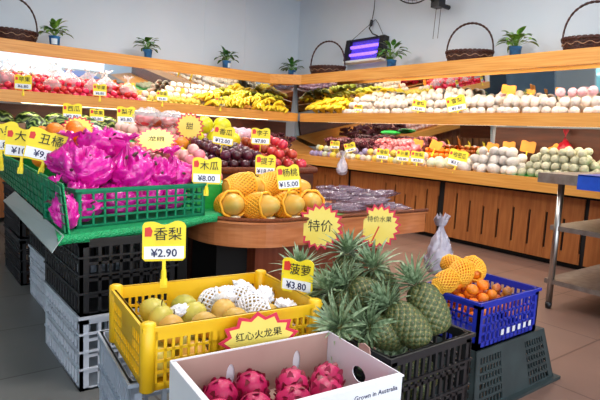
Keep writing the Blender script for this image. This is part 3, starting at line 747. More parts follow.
for q in (0, 1): part('pull_cord', MB().tube([(.28, -.14 - q * .07, -.28), (.285, -.12 - q * .07, -.66)], .0035, 5), black_m, fn)

# stainless steel table
st = thing('steel_table', 'stainless steel work table with two lower shelves at the right edge', 'table', (0, 0, 0))
part('table_top', MB().box(3.47, 4.55, .15, 1.84, .865, .93), steel_d, st)
for x, y in ((3.565, 1.72), (4.47, 1.74), (3.565, .25), (4.47, .25)):
    lg = part('leg', MB().tube([(x, y, .04), (x, y, .865)], .021, 14), metal_m, st, True)
    part('foot', MB().lathe([(0, 0), (.018, 0), (.022, .02), (.022, .045), (0, .045)], 12, Matrix.Translation((x, y, 0))), black_m, lg, True)
for z0 in (.545, .175): part('shelf', MB().box(3.55, 4.49, .2, 1.76, z0, z0 + .032), steel_d, st)
bs = thing('blue_sheet', 'blue plastic sheet folded over the edge of the steel table', 'sheet', (0, 0, 0))
part('sheet', MB().box(3.455, 3.468, .5, 1.57, .845, .938).box(3.455, 4.0, .5, 1.57, .932, .94), blue_bag, bs)

# ------------------------------------------------------------------ crumpled bags and soft shapes
def lump(seed, rx, ry, rz_, amp=.14, fr_=2.2, neck=0, n=36, m_=24, ridge=True, freq2=6):
    mb = MB(); m = m_; off = Vector((seed * 7.3, seed * 3.1, seed * 1.7)); o = []
    for i in range(m + 1):
        t = pi * i / m
        for k in range(n):
            a = 2 * pi * k / n; d = Vector((sin(t) * cos(a), sin(t) * sin(a), -cos(t)))
            q = noise.noise(d * fr_ + off); q2 = noise.noise(d * freq2 + off)
            if ridge: q = .5 - abs(q) * 2.2; q2 = .3 - abs(q2) * 1.5
            s = 1 + amp * q + amp * .45 * q2
            o.append((d.x * rx * s, d.y * ry * s, (d.z + 1) * rz_ * s if d.z > -.8 else (d.z + 1) * rz_))
    if neck:
        top = max(v[2] for v in o); o2 = []
        for (x, y, z_) in o:
            t = max(0, (z_ / top - .62) / .38); g = 1 - .82 * t ** .8
            o2.append((x * g, y * g, z_ + t * neck * .5))
        o = o2
    mb.add(o, [(i * n + k, i * n + (k + 1) % n, (i + 1) * n + (k + 1) % n, (i + 1) * n + k) for i in range(m) for k in range(n)])
    if neck:
        top = max(v[2] for v in mb.v); vs = []
        for r, zz in ((.12, -.02), (.10, .3), (.45, .9), (.5, 1.0)):
            for k in range(24):
                a = 2 * pi * k / 24; rr_ = rx * r * (1 + (.35 * sin(k * 2.1 + seed) if zz > .5 else 0))
                vs.append((rr_ * cos(a), rr_ * sin(a), top - .01 + zz * neck * (1 + (.25 * sin(k * 1.7) if zz > .5 else 0))))
        mb.add(vs, [(i * 24 + k, i * 24 + (k + 1) % 24, (i + 1) * 24 + (k + 1) % 24, (i + 1) * 24 + k) for i in range(3) for k in range(24)])
    return mb
def bag(name, m, seed, loc, r, label, group=None, neck=.05, rot=(0, 0, 0), amp=.2, cat='bag', **k):
    o = part(name, lump(seed, r[0], r[1], r[2], amp, 2.2, neck, **k), m, None, True, loc=loc, rot=rot)
    return tag(o, label, cat, group)
# magenta bags: front ones sit in the green crate, others heaped behind
G = 'magenta plastic bags of fruit'
MG = [((.64, 2.37, .69), (.085, .085, .075), 'lower left in the green crate'), ((.80, 2.42, .69), (.09, .09, .075), 'lower second from left in the green crate'),
      ((.96, 2.46, .69), (.09, .09, .075), 'lower middle in the green crate'), ((1.10, 2.49, .69), (.085, .085, .07), 'lower right in the green crate'),
      ((.72, 2.46, .815), (.11, .10, .085), 'big one at the left on top of the heap'), ((.90, 2.44, .80), (.095, .09, .09), 'bright smooth one in the middle above the green crate'),
      ((1.03, 2.52, .80), (.085, .085, .07), 'right of the middle of the heap'), ((1.19, 2.57, .78), (.10, .08, .075), 'rightmost of the heap'),
      ((.80, 2.64, .905), (.13, .11, .085), 'topmost one at the back of the heap'), ((.68, 2.66, .84), (.10, .10, .075), 'back left of the heap beside the tangerines'),
      ((.98, 2.66, .85), (.10, .10, .065), 'back right of the heap by the flame shaped sign'), ((.57, 2.235, .672), (.045, .05, .075), 'squeezed outside the left end of the green crate')]
for i, (l, r, s) in enumerate(MG):
    b = bag('plastic_bag', magenta, 20 + i, l, r, 'magenta plastic bag of fruit, ' + s, G, neck=.035 if i % 2 else 0, rot=(random.uniform(-.3, .3), random.uniform(-.3, .3), i * 1.3), amp=.36, n=48, m_=32, freq2=8)
    random.seed(i)
    for k in range(5):
        mb = MB()
        a = random.uniform(0, 6.28); q = random.uniform(.2, 1.2); d = Vector((cos(a) * cos(q), sin(a) * cos(q), sin(q)))
        pz = Vector((d.x * r[0] * .98, d.y * r[1] * .98, (d.z + 1) * r[2] * .98)); mb.tube([pz, pz + d * .012 + Vector((.012, 0, .004)), pz + d * .016 + Vector((.022, .01, 0))], [.008, .005, .001], 5)
        part('dark_tip', mb, mag_d, b, True)

# ------------------------------------------------------------------ fruit prototypes
def sphere_prof(rx, rz_, n=12, dim=0):
    pr = []
    for i in range(n + 1):
        t = -pi / 2 + pi * i / n; r = rx * cos(t); z_ = rz_ * sin(t)
        if dim: z_ -= dim * math.exp(-(r / (rx * .35)) ** 2) * (1 if t > 0 else -.5)
        pr.append((max(r, 0), z_))
    return pr
def fruit(name, label, cat, m, rx, rz_, group, dim=0, stem=None, seg=16, sm=stem_m):
    o = part(name, MB().lathe(sphere_prof(rx, rz_, 12, dim), seg), m, None, True)
    tag(o, label, cat, group)
    if stem: part('stem', MB().tube([(0, 0, rz_ - dim - .003), (.003, 0, rz_ + stem)], .0022, 5), sm, o)
    return o
def heap(protos, x0, x1, y0, y1, zf, d, layers, sq=1, jit=.06, keep=1.0, rot=.5, seed=1, upright=False, dy=None, names=None, kz=.74):
    """touching fruit laid out in staggered layers on the tray whose height is zf(x, y)"""
    random.seed(seed); dy = dy or d; out = []
    for L in range(layers):
        nx = int((x1 - x0 - L * d) / d + 1e-6); ny = int((y1 - y0 - L * dy) / dy + 1e-6)
        if nx < 1 or ny < 1: break
        sx = (x1 - x0 - L * d) / nx; sy = (y1 - y0 - L * dy) / ny
        for i in range(nx):
            for k in range(ny):
                if L and random.random() > keep: continue
                x = x0 + L * d / 2 + (i + .5) * sx + random.uniform(-jit, jit) * d; y = y0 + L * dy / 2 + (k + .5) * sy + random.uniform(-jit, jit) * d
                zz = zf(x, y) + d * sq / 2 + L * d * kz * sq
                pr = random.choice(protos)
                r = (random.uniform(-rot, rot), random.uniform(-rot, rot), random.uniform(0, 6.28))
                out.append(pr.put((x, y, zz), r, scale=random.uniform(.9, 1.02)))
    return out
zR = lambda x, y: .78 + .19 * (x - 4.83) + .004
zL = lambda x, y: .80 + .2766 * (y - 6.31) + .004
z1 = lambda x, y: .842 + .16 * (y - 2.98)
z2 = lambda x, y: .862 + .1296 * (y - 2.90)
z3 = lambda x, y: .962 + .0714 * (y - 4.02)
# upper shelves get a slanted inner tray
part('tray_board', MB().add([(5.0, -.5, 1.36), (5.42, -.5, 1.36), (5.42, -.5, 1.50), (5.0, -.5, 1.37), (5.0, 6.3, 1.36), (5.42, 6.3, 1.36), (5.42, 6.3, 1.50), (5.0, 6.3, 1.37)],
     [(3, 2, 1, 0), (4, 5, 6, 7), (0, 1, 5, 4)[::-1], (1, 2, 6, 5)[::-1], (2, 3, 7, 6)[::-1], (3, 0, 4, 7)[::-1]]), wood_y, rs)
part('tray_board', MB().add([(.95, 6.55, 1.36), (.95, 7.2, 1.36), (.95, 7.2, 1.52), (.95, 6.55, 1.37), (4.95, 6.55, 1.36), (4.95, 7.2, 1.36), (4.95, 7.2, 1.52), (4.95, 6.55, 1.37)],
     [(0, 1, 2, 3), (7, 6, 5, 4), (0, 4, 5, 1), (1, 5, 6, 2), (2, 6, 7, 3), (3, 7, 4, 0)]), wood_x, ls)
zM = lambda x, y: 1.374 + .31 * (x - 5.0)
zN = lambda x, y: 1.374 + .23 * (y - 6.55)

P = {}
def proto(key, *a, **k): P[key] = Proto(fruit(*a, **k)); return P[key]
proto('fpear', 'netted_pear', 'pear in white foam net heaped on the right upper shelf', 'pear', foam_w, .050, .050, 'foam netted pears on the right upper shelf')
proto('fpy', 'netted_pear', 'yellowish white netted pear among the pears on the right upper shelf', 'pear', onion_m, .046, .052, 'yellowish netted pears on the right upper shelf')
FP = [P['fpear'], P['fpear'], P['fpear'], P['fpy']]
heap(FP, 5.01, 5.40, 1.35, 5.62, zM, .098, 2, 1.0, seed=3, keep=.93, kz=.8, jit=.2, rot=1.4)
heap(FP, 5.13, 5.40, 3.1, 5.5, lambda x, y: zM(x, y) + .11 + .03 * sin(y * 5), .100, 1, 1.0, seed=4, keep=.8, jit=.25, rot=1.4)
heap(FP, 5.26, 5.42, 3.7, 5.3, lambda x, y: zM(x, y) + .15 + .03 * sin(y * 5), .102, 1, 1.0, seed=44, keep=.6, jit=.3, rot=1.4)
# rear top row broken by pinkish ones at the right end
proto('pinkw', 'netted_peach', 'pale pink netted fruit on top of the pears at the right end', 'peach', foam_p, .046, .046, 'pink netted fruit on the right upper shelf')
for q, (x, y) in enumerate(((5.2, 2.62), (5.24, 2.52), (5.22, 2.42), (5.16, 2.3), (5.3, 3.3), (5.25, 2.2))): P['pinkw'].put((x, y, 1.64), (0, 0, q))
# bananas
def banana_bunch(m, label, group, n=5, L=.20, seed=0):
    random.seed(seed); t = thing('banana_bunch', label, 'bananas', (0, 0, 0), 0, group)
    for i in range(n):
        a = (i - (n - 1) / 2) * .30; pts = []; rs_ = []
        for k in range(10):
            u_ = k / 9; x = L * u_ * (1 - .12 * u_); bend = .05 * sin(pi * u_)
            pts.append((x * cos(a) - sin(a) * bend * .6, x * sin(a) + a * .02 + cos(a) * bend * .6, .026 + .055 * sin(pi * u_ * .95) + .012 * (i % 2)))
            rs_.append(.0205 * min(1, .3 + 2.6 * u_) * (1 if u_ < .78 else 1 - (u_ - .78) * 3.3))
        b = part('banana', MB().tube(pts, rs_, 7), m, t, True)
    part('stalk', MB().tube([(-.03, 0, .035), (0, 0, .03), (.015, 0, .032)], [.011, .016, .014], 6), ban_tip, t, True)
    return t
BB = Proto(banana_bunch(banana_m, 'yellow banana bunch on the left upper shelf', 'banana bunches on the left upper shelf', seed=1))
random.seed(11)
for k in range(3):
    for i in range(8 - k):
        BB.put((3.45 + i * .19 + k * .09, 6.66 + k * .13, zN(0, 6.66 + k * .13) + .0 + k * .035), (random.uniform(-.25, .25), random.uniform(-.2, .2), random.uniform(-2.9, -.2)), scale=1.15)
for i in range(8):
    r = dup(BB.root, (5.10 + .14 * (i % 2), 5.72 + i * .085, 1.40 + .05 * (i % 2)), (0, -.25, random.uniform(2.4, 3.8)), 'yellow banana bunch on the right upper shelf, between corner and netted pears', 'banana bunches on the right upper shelf', 1.1)
for i in range(8):
    dup(BB.root, (5.24 + .1 * (i % 2), 5.68 + i * .09, 1.46 + .03 * (i % 3)), (.1, -.2, random.uniform(2.2, 4.2)), 'yellow banana bunch on the right upper shelf, between corner and netted pears', 'banana bunches on the right upper shelf', 1.15)
BG = Proto(banana_bunch(banana_g, 'greener banana bunch at the back of the left upper shelf near the corner', 'greenish banana bunches', seed=2))
for i in range(7): BG.put((3.75 + i * .18, 7.02, 1.55 + .02 * (i % 2)), (0, -.3, random.uniform(-2.4, -.8)), scale=1.1)
proto('ymel', 'yellow_melon', 'smooth yellow melon lying before the bananas at the corner', 'melon', melon_y, .060, .085, 'yellow melons before the bananas')
for x, y in ((4.36, 6.64), (4.55, 6.66), (4.72, 6.62)): P['ymel'].put((x, y, 1.46), (pi / 2, 0, random.uniform(1, 2)))
# left shelf: onions / white netted, small yellow fruit, crimson apples in bags
proto('onion', 'white_onion', 'white onion like fruit at the back of the left upper shelf', 'onion', onion_m, .046, .042, 'white onions on the left upper shelf')
heap([P['onion']], 3.0, 3.9, 6.86, 7.15, lambda x, y: zN(x, y) + .05, .092, 3, .95, seed=6, keep=.9)
heap([P['onion']], 2.55, 2.95, 6.62, 6.86, zN, .092, 2, .95, seed=7)
proto('smally', 'small_mango', 'small yellow mango on the left upper shelf left of the bananas', 'mango', ygfruit, .030, .042, 'small yellow mangoes on the left upper shelf')
heap([P['smally']], 2.62, 3.42, 6.57, 6.86, lambda x, y: zN(x, y), .07, 2, .85, seed=8, rot=1.5)
proto('capple', 'red_apple', 'crimson apple on the left upper shelf among the clear bags', 'apple', applebag_m, .040, .036, 'crimson apples on the left upper shelf', dim=.008)
heap([P['capple']], .97, 2.55, 6.565, 6.97, zN, .082, 2, .9, seed=9, keep=.9)
heap([P['capple']], 1.0, 2.45, 6.72, 6.97, lambda x, y: zN(x, y) + .11, .082, 1, .9, seed=10, jit=.15)
G = 'clear bags over the crimson apples'
for i, (x, y, r) in enumerate(((1.03, 6.78, .13), (1.27, 6.80, .10), (1.52, 6.70, .10), (1.74, 6.84, .14), (1.98, 6.72, .11), (2.18, 6.84, .13), (2.42, 6.74, .11))):
    bag('clear_bag', film, 50 + i, (x, y, zN(x, y) + .05), (r, r * .8, r * .72), ['clear plastic bag of crimson apples at the far left of the left upper shelf', 'clear plastic bag of crimson apples right behind the first shelf price card',
        'low clear plastic bag of crimson apples beside the first price card', 'bulging clear bag of crimson apples between two shelf price cards', 'clear plastic bag of crimson apples under the second shelf price card',
        'tall clear bag of crimson apples right of the second price card', 'clear bag of crimson apples next to the white onions'][i], G, neck=.06, n=28, m_=18)
# pink/white wrapped at the left of white onions
# ------------------------------------------------------------------ right counter
wr = []
for key, m, nm, lb in (('ww', foam_w, 'netted_pear', 'white netted round fruit at the front of the right counter'), ('wy', foam_yw, 'wrapped_pear', 'yellow wrapped round fruit at the front of the right counter'),
                       ('wl', foam_l, 'wrapped_pear', 'lilac wrapped round fruit at the front of the right counter'), ('wg', pearw, 'pale_pear', 'pale green round fruit at the front of the right counter')):
    wr.append(proto(key, nm, lb, 'pear', m, .047, .045, nm.replace('_', ' ') + 's at the front of the right counter, ' + key.replace('ww', 'white').replace('wy', 'yellow').replace('wl', 'lilac').replace('wg', 'green')))
heap(wr + [P['wy'], P['ww'], P['wg']], 4.835, 5.12, 3.95, 6.1, zR, .096, 3, .96, seed=12, keep=.8, jit=.15)
def grape_bunch(m, label, group, n=42, r=.014, seed=0, L=.16):
    random.seed(seed); mb = MB()
    for i in range(n):
        t = i / n; a = i * 2.4; rad = .05 * (1 - t * .7) * random.uniform(.5, 1)
        mb.lathe(sphere_prof(r, r, 6), 8, Matrix.Translation((L * t, rad * cos(a), .04 + rad * sin(a) * .8)))
    o = part('grape_bunch', mb, m, None, True); tag(o, label, 'grapes', group)
    part('stem', MB().tube([(-.03, 0, .05), (.03, 0, .045), (.1, 0, .04)], .003, 5), twig_m, o)
    return o
GB = Proto(grape_bunch(grape_m, 'bunch of dark red grapes heaped near the corner on the right counter', 'dark red grape bunches'))
random.seed(13)
for L in range(3):
    for i in range(6):
        for k in range(3 - (L > 1)):
            GB.put((5.14 + k * .11, 5.05 + L * .05 + i * .17, zR(5.14 + k * .11, 0) + L * .07), (random.uniform(-.2, .2), random.uniform(-.2, .2), random.uniform(0, 6.28)), scale=1.15)
GP = Proto(grape_bunch(longan_m, 'cluster of pink fruit beside the dark grapes on the right counter', 'pink fruit clusters', n=24, r=.022, seed=3))
for L in range(3):
    for i in range(5):
        for k in range(2): GP.put((5.2 + k * .13, 4.42 + L * .04 + i * .13, zR(5.2 + k * .13, 0) + L * .075), (0, random.uniform(-.2, .2), random.uniform(0, 6.28)), scale=1.2)
proto('clem', 'mandarin', 'orange mandarin behind the price cards of the right counter', 'mandarin', orange_m, .036, .032, 'mandarins on the right counter')
heap([P['clem']], 5.14, 5.42, 3.62, 4.35, zR, .072, 3, .9, seed=14)
proto('pmel', 'pale_melon', 'pale green melon on the right counter beside the slanted price card', 'melon', pearw, .062, .056, 'pale green melons on the right counter')
heap([P['pmel']], 4.835, 5.12, 3.42, 3.94, zR, .125, 1, .9, seed=15)
proto('cust', 'custard_apple', 'knobbly grey-green custard apple behind the slanted price card', 'custard apple', cust, .055, .058, 'custard apples on the right counter')
heap([P['cust']], 5.14, 5.42, 3.18, 3.62, zR, .115, 2, 1, seed=16)
proto('wman', 'netted_mango', 'long white foam netted mango in the middle of the right counter', 'mango', foam_w, .052, .078, 'white netted mangoes on the right counter')
random.seed(17)
for L in range(3):
    for i in range(3 - L):
        for k in range(6 - L):
            x = 4.90 + i * .15 + L * .07 + random.uniform(-.02, .02); y = 2.86 + k * .108 + L * .05 + random.uniform(-.02, .02)
            P['wman'].put((x, y, zR(x, y) + .052 + L * .078), (random.uniform(-.2, .2), pi / 2 + random.uniform(-.4, .4), random.uniform(-.9, .9)), scale=random.uniform(.88, 1.08))
proto('gpear', 'grey_green_pear', 'grey-green round pear heaped on green liner at the right counter', 'pear', pearg, .046, .042, 'grey-green pears on the right counter', stem=.006)
heap([P['gpear']], 4.90, 5.36, 2.12, 2.84, zR, .088, 4, .95, seed=18, keep=.88, jit=.2, rot=1.2)
heap([P['gpear']], 4.95, 5.36, 1.2, 1.8, zR, .092, 1, .95, seed=19)
gl = thing('green_liner', 'bright green liner spread under the grey-green pears', 'liner', (0, 0, 0))
mb = MB(); nn = 30
vs = []
for i in range(nn + 1):
    y = 1.0 + 1.98 * i / nn
    for x in (4.828, 4.9, 5.0, 5.2, 5.42): vs.append((x, y, zR(x, y) - .0025 + .0015 * sin(i * 1.3 + x * 20)))
mb.add(vs, [(i * 5 + k, i * 5 + k + 1, (i + 1) * 5 + k + 1, (i + 1) * 5 + k) for i in range(nn) for k in range(4)])
part('sheet', mb, green_liner, gl, True)
bag('plastic_bag', red_bag, 61, (5.40, 2.62, 1.02), (.05, .08, .075), 'small red plastic bag behind the grey-green pears', neck=.07, n=24, m_=16)
bag('plastic_bag', red_bag, 62, (5.33, 2.75, .95), (.05, .05, .04), 'red plastic bag lying low behind the grey-green pears', neck=.03, n=24, m_=16)
bag('plastic_bag', green_liner, 63, (5.3, 4.9, 1.16), (.08, .16, .03), 'green plastic bag lying over the fruit on the right counter', neck=0, n=24, m_=16)

# ------------------------------------------------------------------ left counter
def watermelon():
    mb = MB(); n = 48; m = 24
    for i in range(m + 1):
        t = pi * i / m
        for k in range(n):
            a = 2 * pi * k / n; d = Vector((sin(t) * cos(a), sin(t) * sin(a), cos(t)))
            mb.v.append((d.x * .12, d.y * .12, d.z * .155))
            st_ = .5 + .5 * sin(a * 9 + 1.6 * noise.noise(Vector((a * 1.2, t * 4, 0))) + 1.2 * sin(t * 9)); mb.at.append(min(1, st_ ** 1.5 + .1 * noise.noise(d * 9)))
    mb.f = [(i * n + k, i * n + (k + 1) % n, (i + 1) * n + (k + 1) % n, (i + 1) * n + k) for i in range(m) for k in range(n)]
    return tag(part('watermelon', mb, wm_m, None, True), 'dark green striped watermelon under the left upper shelf', 'watermelon', 'striped watermelons')
WM = Proto(watermelon()); random.seed(21)
for i in range(7): WM.put((.55 + i * .30, 6.52 + .03 * (i % 2), zL(0, 6.52) + .13), (pi / 2, random.uniform(-.3, .3), random.uniform(1.0, 2.1)), scale=(.9, .9, .9))
for i in range(6): WM.put((.7 + i * .30, 6.86, zL(0, 6.86) + .145), (pi / 2, 0, random.uniform(1.0, 2.1)), scale=.95)
proto('lp', 'pink_fruit', 'pale pink fruit heaped on the left counter', 'fruit', pinkfr, .045, .043, 'pale pink fruit on the left counter')
heap([P['lp']], 2.75, 3.7, 6.33, 6.9, zL, .09, 3, .95, seed=22)
GR = grape_bunch(grape_m, 'bunch of purple grapes on the left counter near the corner', 'purple grape bunches on the left counter', seed=5)
GQ = Proto(GR); random.seed(23)
for L in range(3):
    for i in range(7):
        for k in range(2): GQ.put((3.85 + i * .15, 6.42 + k * .2, zL(0, 6.42 + k * .2) + L * .07), (0, random.uniform(-.2, .2), random.uniform(0, 6.28)), scale=1.15)
bag('plastic_bag', green_liner, 64, (3.75, 6.62, 1.1), (.14, .09, .035), 'green plastic bag on the left counter between pink fruit and grapes', neck=0, n=24, m_=16)

# ------------------------------------------------------------------ left display
proto('tang', 'tangerine', 'orange tangerine behind the price cards at the left edge', 'tangerine', orange_m, .040, .034, 'tangerines at the left edge')
heap([P['tang']], .66, .98, 2.92, 3.70, z2, .082, 2, .85, seed=24)
proto('bigo', 'large_orange', 'large orange beside the magenta bags', 'orange', orange_m, .052, .050, 'large oranges beside the magenta bags')
for x, y, z_ in ((.74, 3.05, 1.02), (.86, 3.22, 1.05), (.9, 3.42, 1.07), (.76, 3.30, 1.05), (.62, 2.95, .915)): P['bigo'].put((x, y, z_))
proto('gmel', 'green_melon', 'pale green striped small melon behind the tangerines', 'melon', pearw, .07, .06, 'pale green melons behind the tangerines')
for i in range(9):
    x = .86 + .2 * (i % 3) + .04 * (i // 3); y = 4.25 + .22 * (i // 3)
    if i in (2, 6): P['gmel'].put((x, y, z3(x, y) + .06), (0, 0, i))
    else: dup(WM.root, (x, y, z3(x, y) + .075), (pi / 2, 0, i * .9), 'small dark striped watermelon behind the tangerines', 'small watermelons behind the tangerines', (.62, .62, .6))
proto('rapple', 'red_apple', 'red apple in the wrapped heap behind the large oranges', 'apple', pinkfr, .046, .043, 'wrapped apples behind the large oranges', dim=.008)
heap([P['rapple']], 1.42, 2.05, 4.05, 4.5, z3, .092, 2, .92, seed=26)
proto('rapple2', 'red_apple', 'darker red apple under clear film on top of the wrapped heap', 'apple', apple_m, .046, .043, 'film covered apples on the wrapped heap', dim=.008)
heap([P['rapple2']], 1.58, 1.95, 4.08, 4.30, lambda x, y: z3(x, y) + .135, .092, 1, .92, seed=27)
for i, (x, y, z_) in enumerate(((1.66, 4.17, 1.11), (1.85, 4.14, 1.10))):
    bag('clear_bag', film, 70 + i, (x, y, z_), (.12, .10, .07), ['crinkled clear film over apples, left hump above the large oranges', 'crinkled clear film over apples, right hump above the large oranges'][i], 'crinkled films over the apples', neck=0, n=28, m_=18)
proto('pk', 'pink_fruit', 'pink netted fruit behind the yellow melons', 'fruit', foam_p, .046, .045, 'pink netted fruit behind the yellow melons')
heap([P['pk']], 2.2, 2.85, 4.05, 4.6, z3, .092, 2, .95, seed=28)
proto('ylm', 'yellow_melon', 'round bright yellow melon behind the plums', 'melon', melon_y, .074, .068, 'bright yellow melons behind the plums', stem=.01)
for x, y, z_ in ((1.86, 3.72, 1.03), (2.02, 3.70, 1.03), (2.18, 3.72, 1.03), (1.94, 3.74, 1.14), (2.10, 3.74, 1.14)): P['ylm'].put((x, y, z_), (.2, .3, x * 9))
proto('bo', 'large_orange', 'large orange before the orange starburst sign', 'orange', orange_m, .056, .052, 'large oranges before the starburst sign')
for x, y in ((1.56, 3.56), (1.68, 3.58)): P['bo'].put((x, y, z1(x, y) + .052))
proto('mg', 'yellow_mango', 'yellow mango left of the plums', 'mango', mango_y, .036, .058, 'yellow mangoes left of the plums')
for i in range(8):
    x = 1.50 + .078 * (i % 2); y = 3.06 + .12 * (i // 2)
    P['mg'].put((x, y, z1(x, y) + .036), (pi / 2, 0, .4 + .3 * (i % 3)))
proto('plum', 'plum', 'dark purple plum in the woven tray', 'plum', plum_m, .035, .033, 'dark plums in the woven tray', dim=.004)
heap([P['plum']], 1.68, 2.09, 3.0, 3.60, z1, .072, 2, .95, seed=30, kz=.76)
proto('ap', 'red_apple', 'glossy red apple right of the plums in the woven tray', 'apple', apple_s, .040, .037, 'red apples right of the plums', dim=.007, stem=.006)
heap([P['ap']], 2.10, 2.42, 3.0, 3.62, z1, .081, 3, .95, seed=31, kz=.8)
proto('pf', 'netted_peach', 'peach in pale pink foam net behind the red apples', 'peach', foam_p, .043, .043, 'pink netted peaches behind the red apples')
heap([P['pf']], 2.16, 2.42, 3.66, 3.96, z1, .088, 2, .98, seed=32); 
heap([P['pf']], 2.35, 2.62, 4.03, 4.21, z3, .088, 2, .98, seed=33)
riser('small stand carrying rose coloured fruit beside the green crate', 1.26, 1.50, 2.60, 2.88, .669, .80, .90, green_liner)
proto('rose', 'rose_apple', 'pink and white fruit between the green crate and the plums', 'fruit', longan_m, .033, .032, 'pink fruit beside the green crate')
proto('rose2', 'rose_apple', 'whitish fruit between the green crate and the plums', 'fruit', pinkfr, .033, .032, 'whitish fruit beside the green crate')
heap([P['rose'], P['rose2']], 1.26, 1.50, 2.60, 2.88, lambda x, y: .80 + .357 * (y - 2.6), .066, 3, .95, seed=34)
heap([P['rose'], P['rose2']], 1.24, 1.45, 2.92, 3.5, z2, .066, 2, .95, seed=35)
proto('yn', 'netted_papaya', 'small papaya in yellow foam net beside the flame shaped sign', 'papaya', foam_y, .052, .085, 'small netted papayas beside the sign')
for i, (x, y, a) in enumerate(((1.05, 3.3, .4), (1.10, 3.48, .6), (1.14, 3.66, .3), (1.06, 3.84, .8))): P['yn'].put((x, y, z2(x, y) + .052), (pi / 2, 0, a))
dg = Proto(grape_bunch(grape_m, 'small bunch of near black grapes behind the magenta bags', 'near black grape bunches', seed=8))
for x, y in ((1.06, 2.93), (1.14, 3.02), (1.03, 3.08)): dg.put((x, y, z2(x, y) + .03), (0, 0, x * 20), scale=.8)

# ------------------------------------------------------------------ foam sleeve (real lattice)
def sleeve_mesh(rx, rl, n=18, t0=.18, t1=.80, tr=.0028, wob=.0):
    mb = MB()
    for s in (-1, 1):
        for i in range(n):
            pts = []
            for k in range(15):
                t = t0 + (t1 - t0) * k / 14; th_ = pi * t; a = 2 * pi * i / n + s * 1.7 * (t - t0) / (t1 - t0)
                r = rx * (sin(th_) ** .8) + .002 + (.004 if k in (0, 14) else 0)
                pts.append((r * cos(a), r * sin(a), -rl * cos(th_)))
            mb.tube(pts, tr, 4, False)
    for t in (t0, t1):
        th_ = pi * t; r = rx * (sin(th_) ** .8) + .005
        mb.tube([(r * cos(a) * (1 + .05 * sin(7 * a)), r * sin(a) * (1 + .05 * sin(7 * a)), -rl * cos(th_)) for a in [2 * pi * q / 36 for q in range(37)]], tr * 1.6, 5, False)
    return mb
def papaya():
    t = thing('netted_papaya', 'papaya', 'papaya', (0, 0, 0))
    mb = MB(); pr = []
    for i in range(17):
        q = pi * i / 16; pr.append((.062 * sin(q) ** .8 * (1 + .12 * cos(q)), -.112 * cos(q)))
    mb.lathe(pr, 20); mb.at = [max(0, min(1, .5 + .6 * noise.noise(Vector(v) * 18))) for v in mb.v]
    part('fruit', mb, papaya_m, t, True)
    part('foam_net', sleeve_mesh(.066, .108, 22, .14, .62, .0044), foam_y, t, True)
    part('paper_patch', lump(91, .03, .03, .012, .2, n=14, m_=8), papaya_w, t, True, loc=(0, -.056, .05), rot=(pi / 2, 0, 0))
    return t
PP = Proto(papaya())
PL = [((1.45, 2.47, .705), (1.35, 0, -.1), 'papaya half out of its net at the left rounded end of the island'), ((1.585, 2.38, .705), (1.4, 0, .45), 'yellow netted papaya in the front row, second from the left'),
      ((1.755, 2.36, .705), (1.35, 0, .15), 'yellow netted papaya in the front row above the first starburst'), ((1.93, 2.38, .705), (1.3, 0, -.35), 'rightmost papaya in the front row with net pushed back'),
      ((1.57, 2.53, .80), (1.5, 0, 1.5), 'big yellow netted papaya on top of the left of the heap'), ((1.76, 2.54, .80), (1.5, .2, 1.9), 'yellow netted papaya on top in the middle of the heap'),
      ((1.93, 2.56, .775), (1.5, 0, 1.1), 'papaya at the back right of the heap by the price cards'), ((1.66, 2.70, .71), (1.5, 0, 1.5), 'papaya hidden low at the back of the heap'), ((1.88, 2.76, .71), (1.5, 0, 1.5), 'papaya low behind the heap, right side')]
for l, r, lb in PL: PP.put(l, r, lb, 'netted papayas on the island', 1.08)
random.seed(40)
for i in range(9):
    x = 2.17 + (i % 3) * .19 + .06 * (i // 3); y = 2.38 + (i // 3) * .16
    b = bag('bagged_grapes', film_v, 100 + i, (x, y, .64 + .028 * (i % 2) + .02 * (i // 3)), (.17, .050, .027), ['front left, below the 15.00 price card', 'front middle', 'front right end, near the hanging grey bag',
        'second row left', 'second row middle', 'second row right', 'back left', 'back middle', 'back right'][i].join(('long purple film wrapped bundle on the island, ', '')), 'film wrapped bundles on the island', neck=0,
        rot=(0, random.uniform(-.1, .1), random.uniform(-.95, -.4)), amp=.45, cat='fruit bag', n=28, m_=16)
    part('dark_fruit', MB().tube([(-.09, 0, .03), (0, .01, .035), (.09, 0, .03)], [.014, .024, .012], 8), grape_m, b, True)
part('green_paper', MB().prism([(2.0, 2.27), (2.14, 2.27), (2.10, 2.42), (2.0, 2.40)], .637, .645), green_liner, isl)
def hang_bag(loc, s, label, seed):
    t = thing('hanging_bag', label, 'bag', loc)
    o = part('bag_body', lump(seed, .075 * s, .075 * s, .11 * s, .3, 2.5, .0, n=32, m_=24), film_g, t, True)
    for v in o.data.vertices:
        k = v.co.z / (.24 * s); g_ = 1.3 - 1.05 * max(0, k - .1); v.co.x *= g_; v.co.y *= g_; v.co.z *= 1.15
    mb = MB(); vs = []
    for r, zz in ((.3, .20), (.14, .25), (.10, .27), (.32, .30), (.44, .33)):
        for k in range(24):
            a = 2 * pi * k / 24; q = .075 * s * r * (1 + (.4 * sin(k * 2.3) if zz > .28 else 0)); vs.append((q * cos(a), q * sin(a), (zz + (.02 * sin(k * 1.9) if zz > .29 else 0)) * s))
    mb.add(vs, [(i * 24 + k, i * 24 + (k + 1) % 24, (i + 1) * 24 + (k + 1) % 24, (i + 1) * 24 + k) for i in range(4) for k in range(24)])
    part('gathered_neck', mb, film_g, t, True)
    return t
hang_bag((2.84, 2.12, .225), 1.2, 'pale grey plastic bag hanging from the right end of the island', 81)
hang_bag((4.70, 5.15, .60), .95, 'grey plastic bag hanging in front of the right counter near the corner', 82)
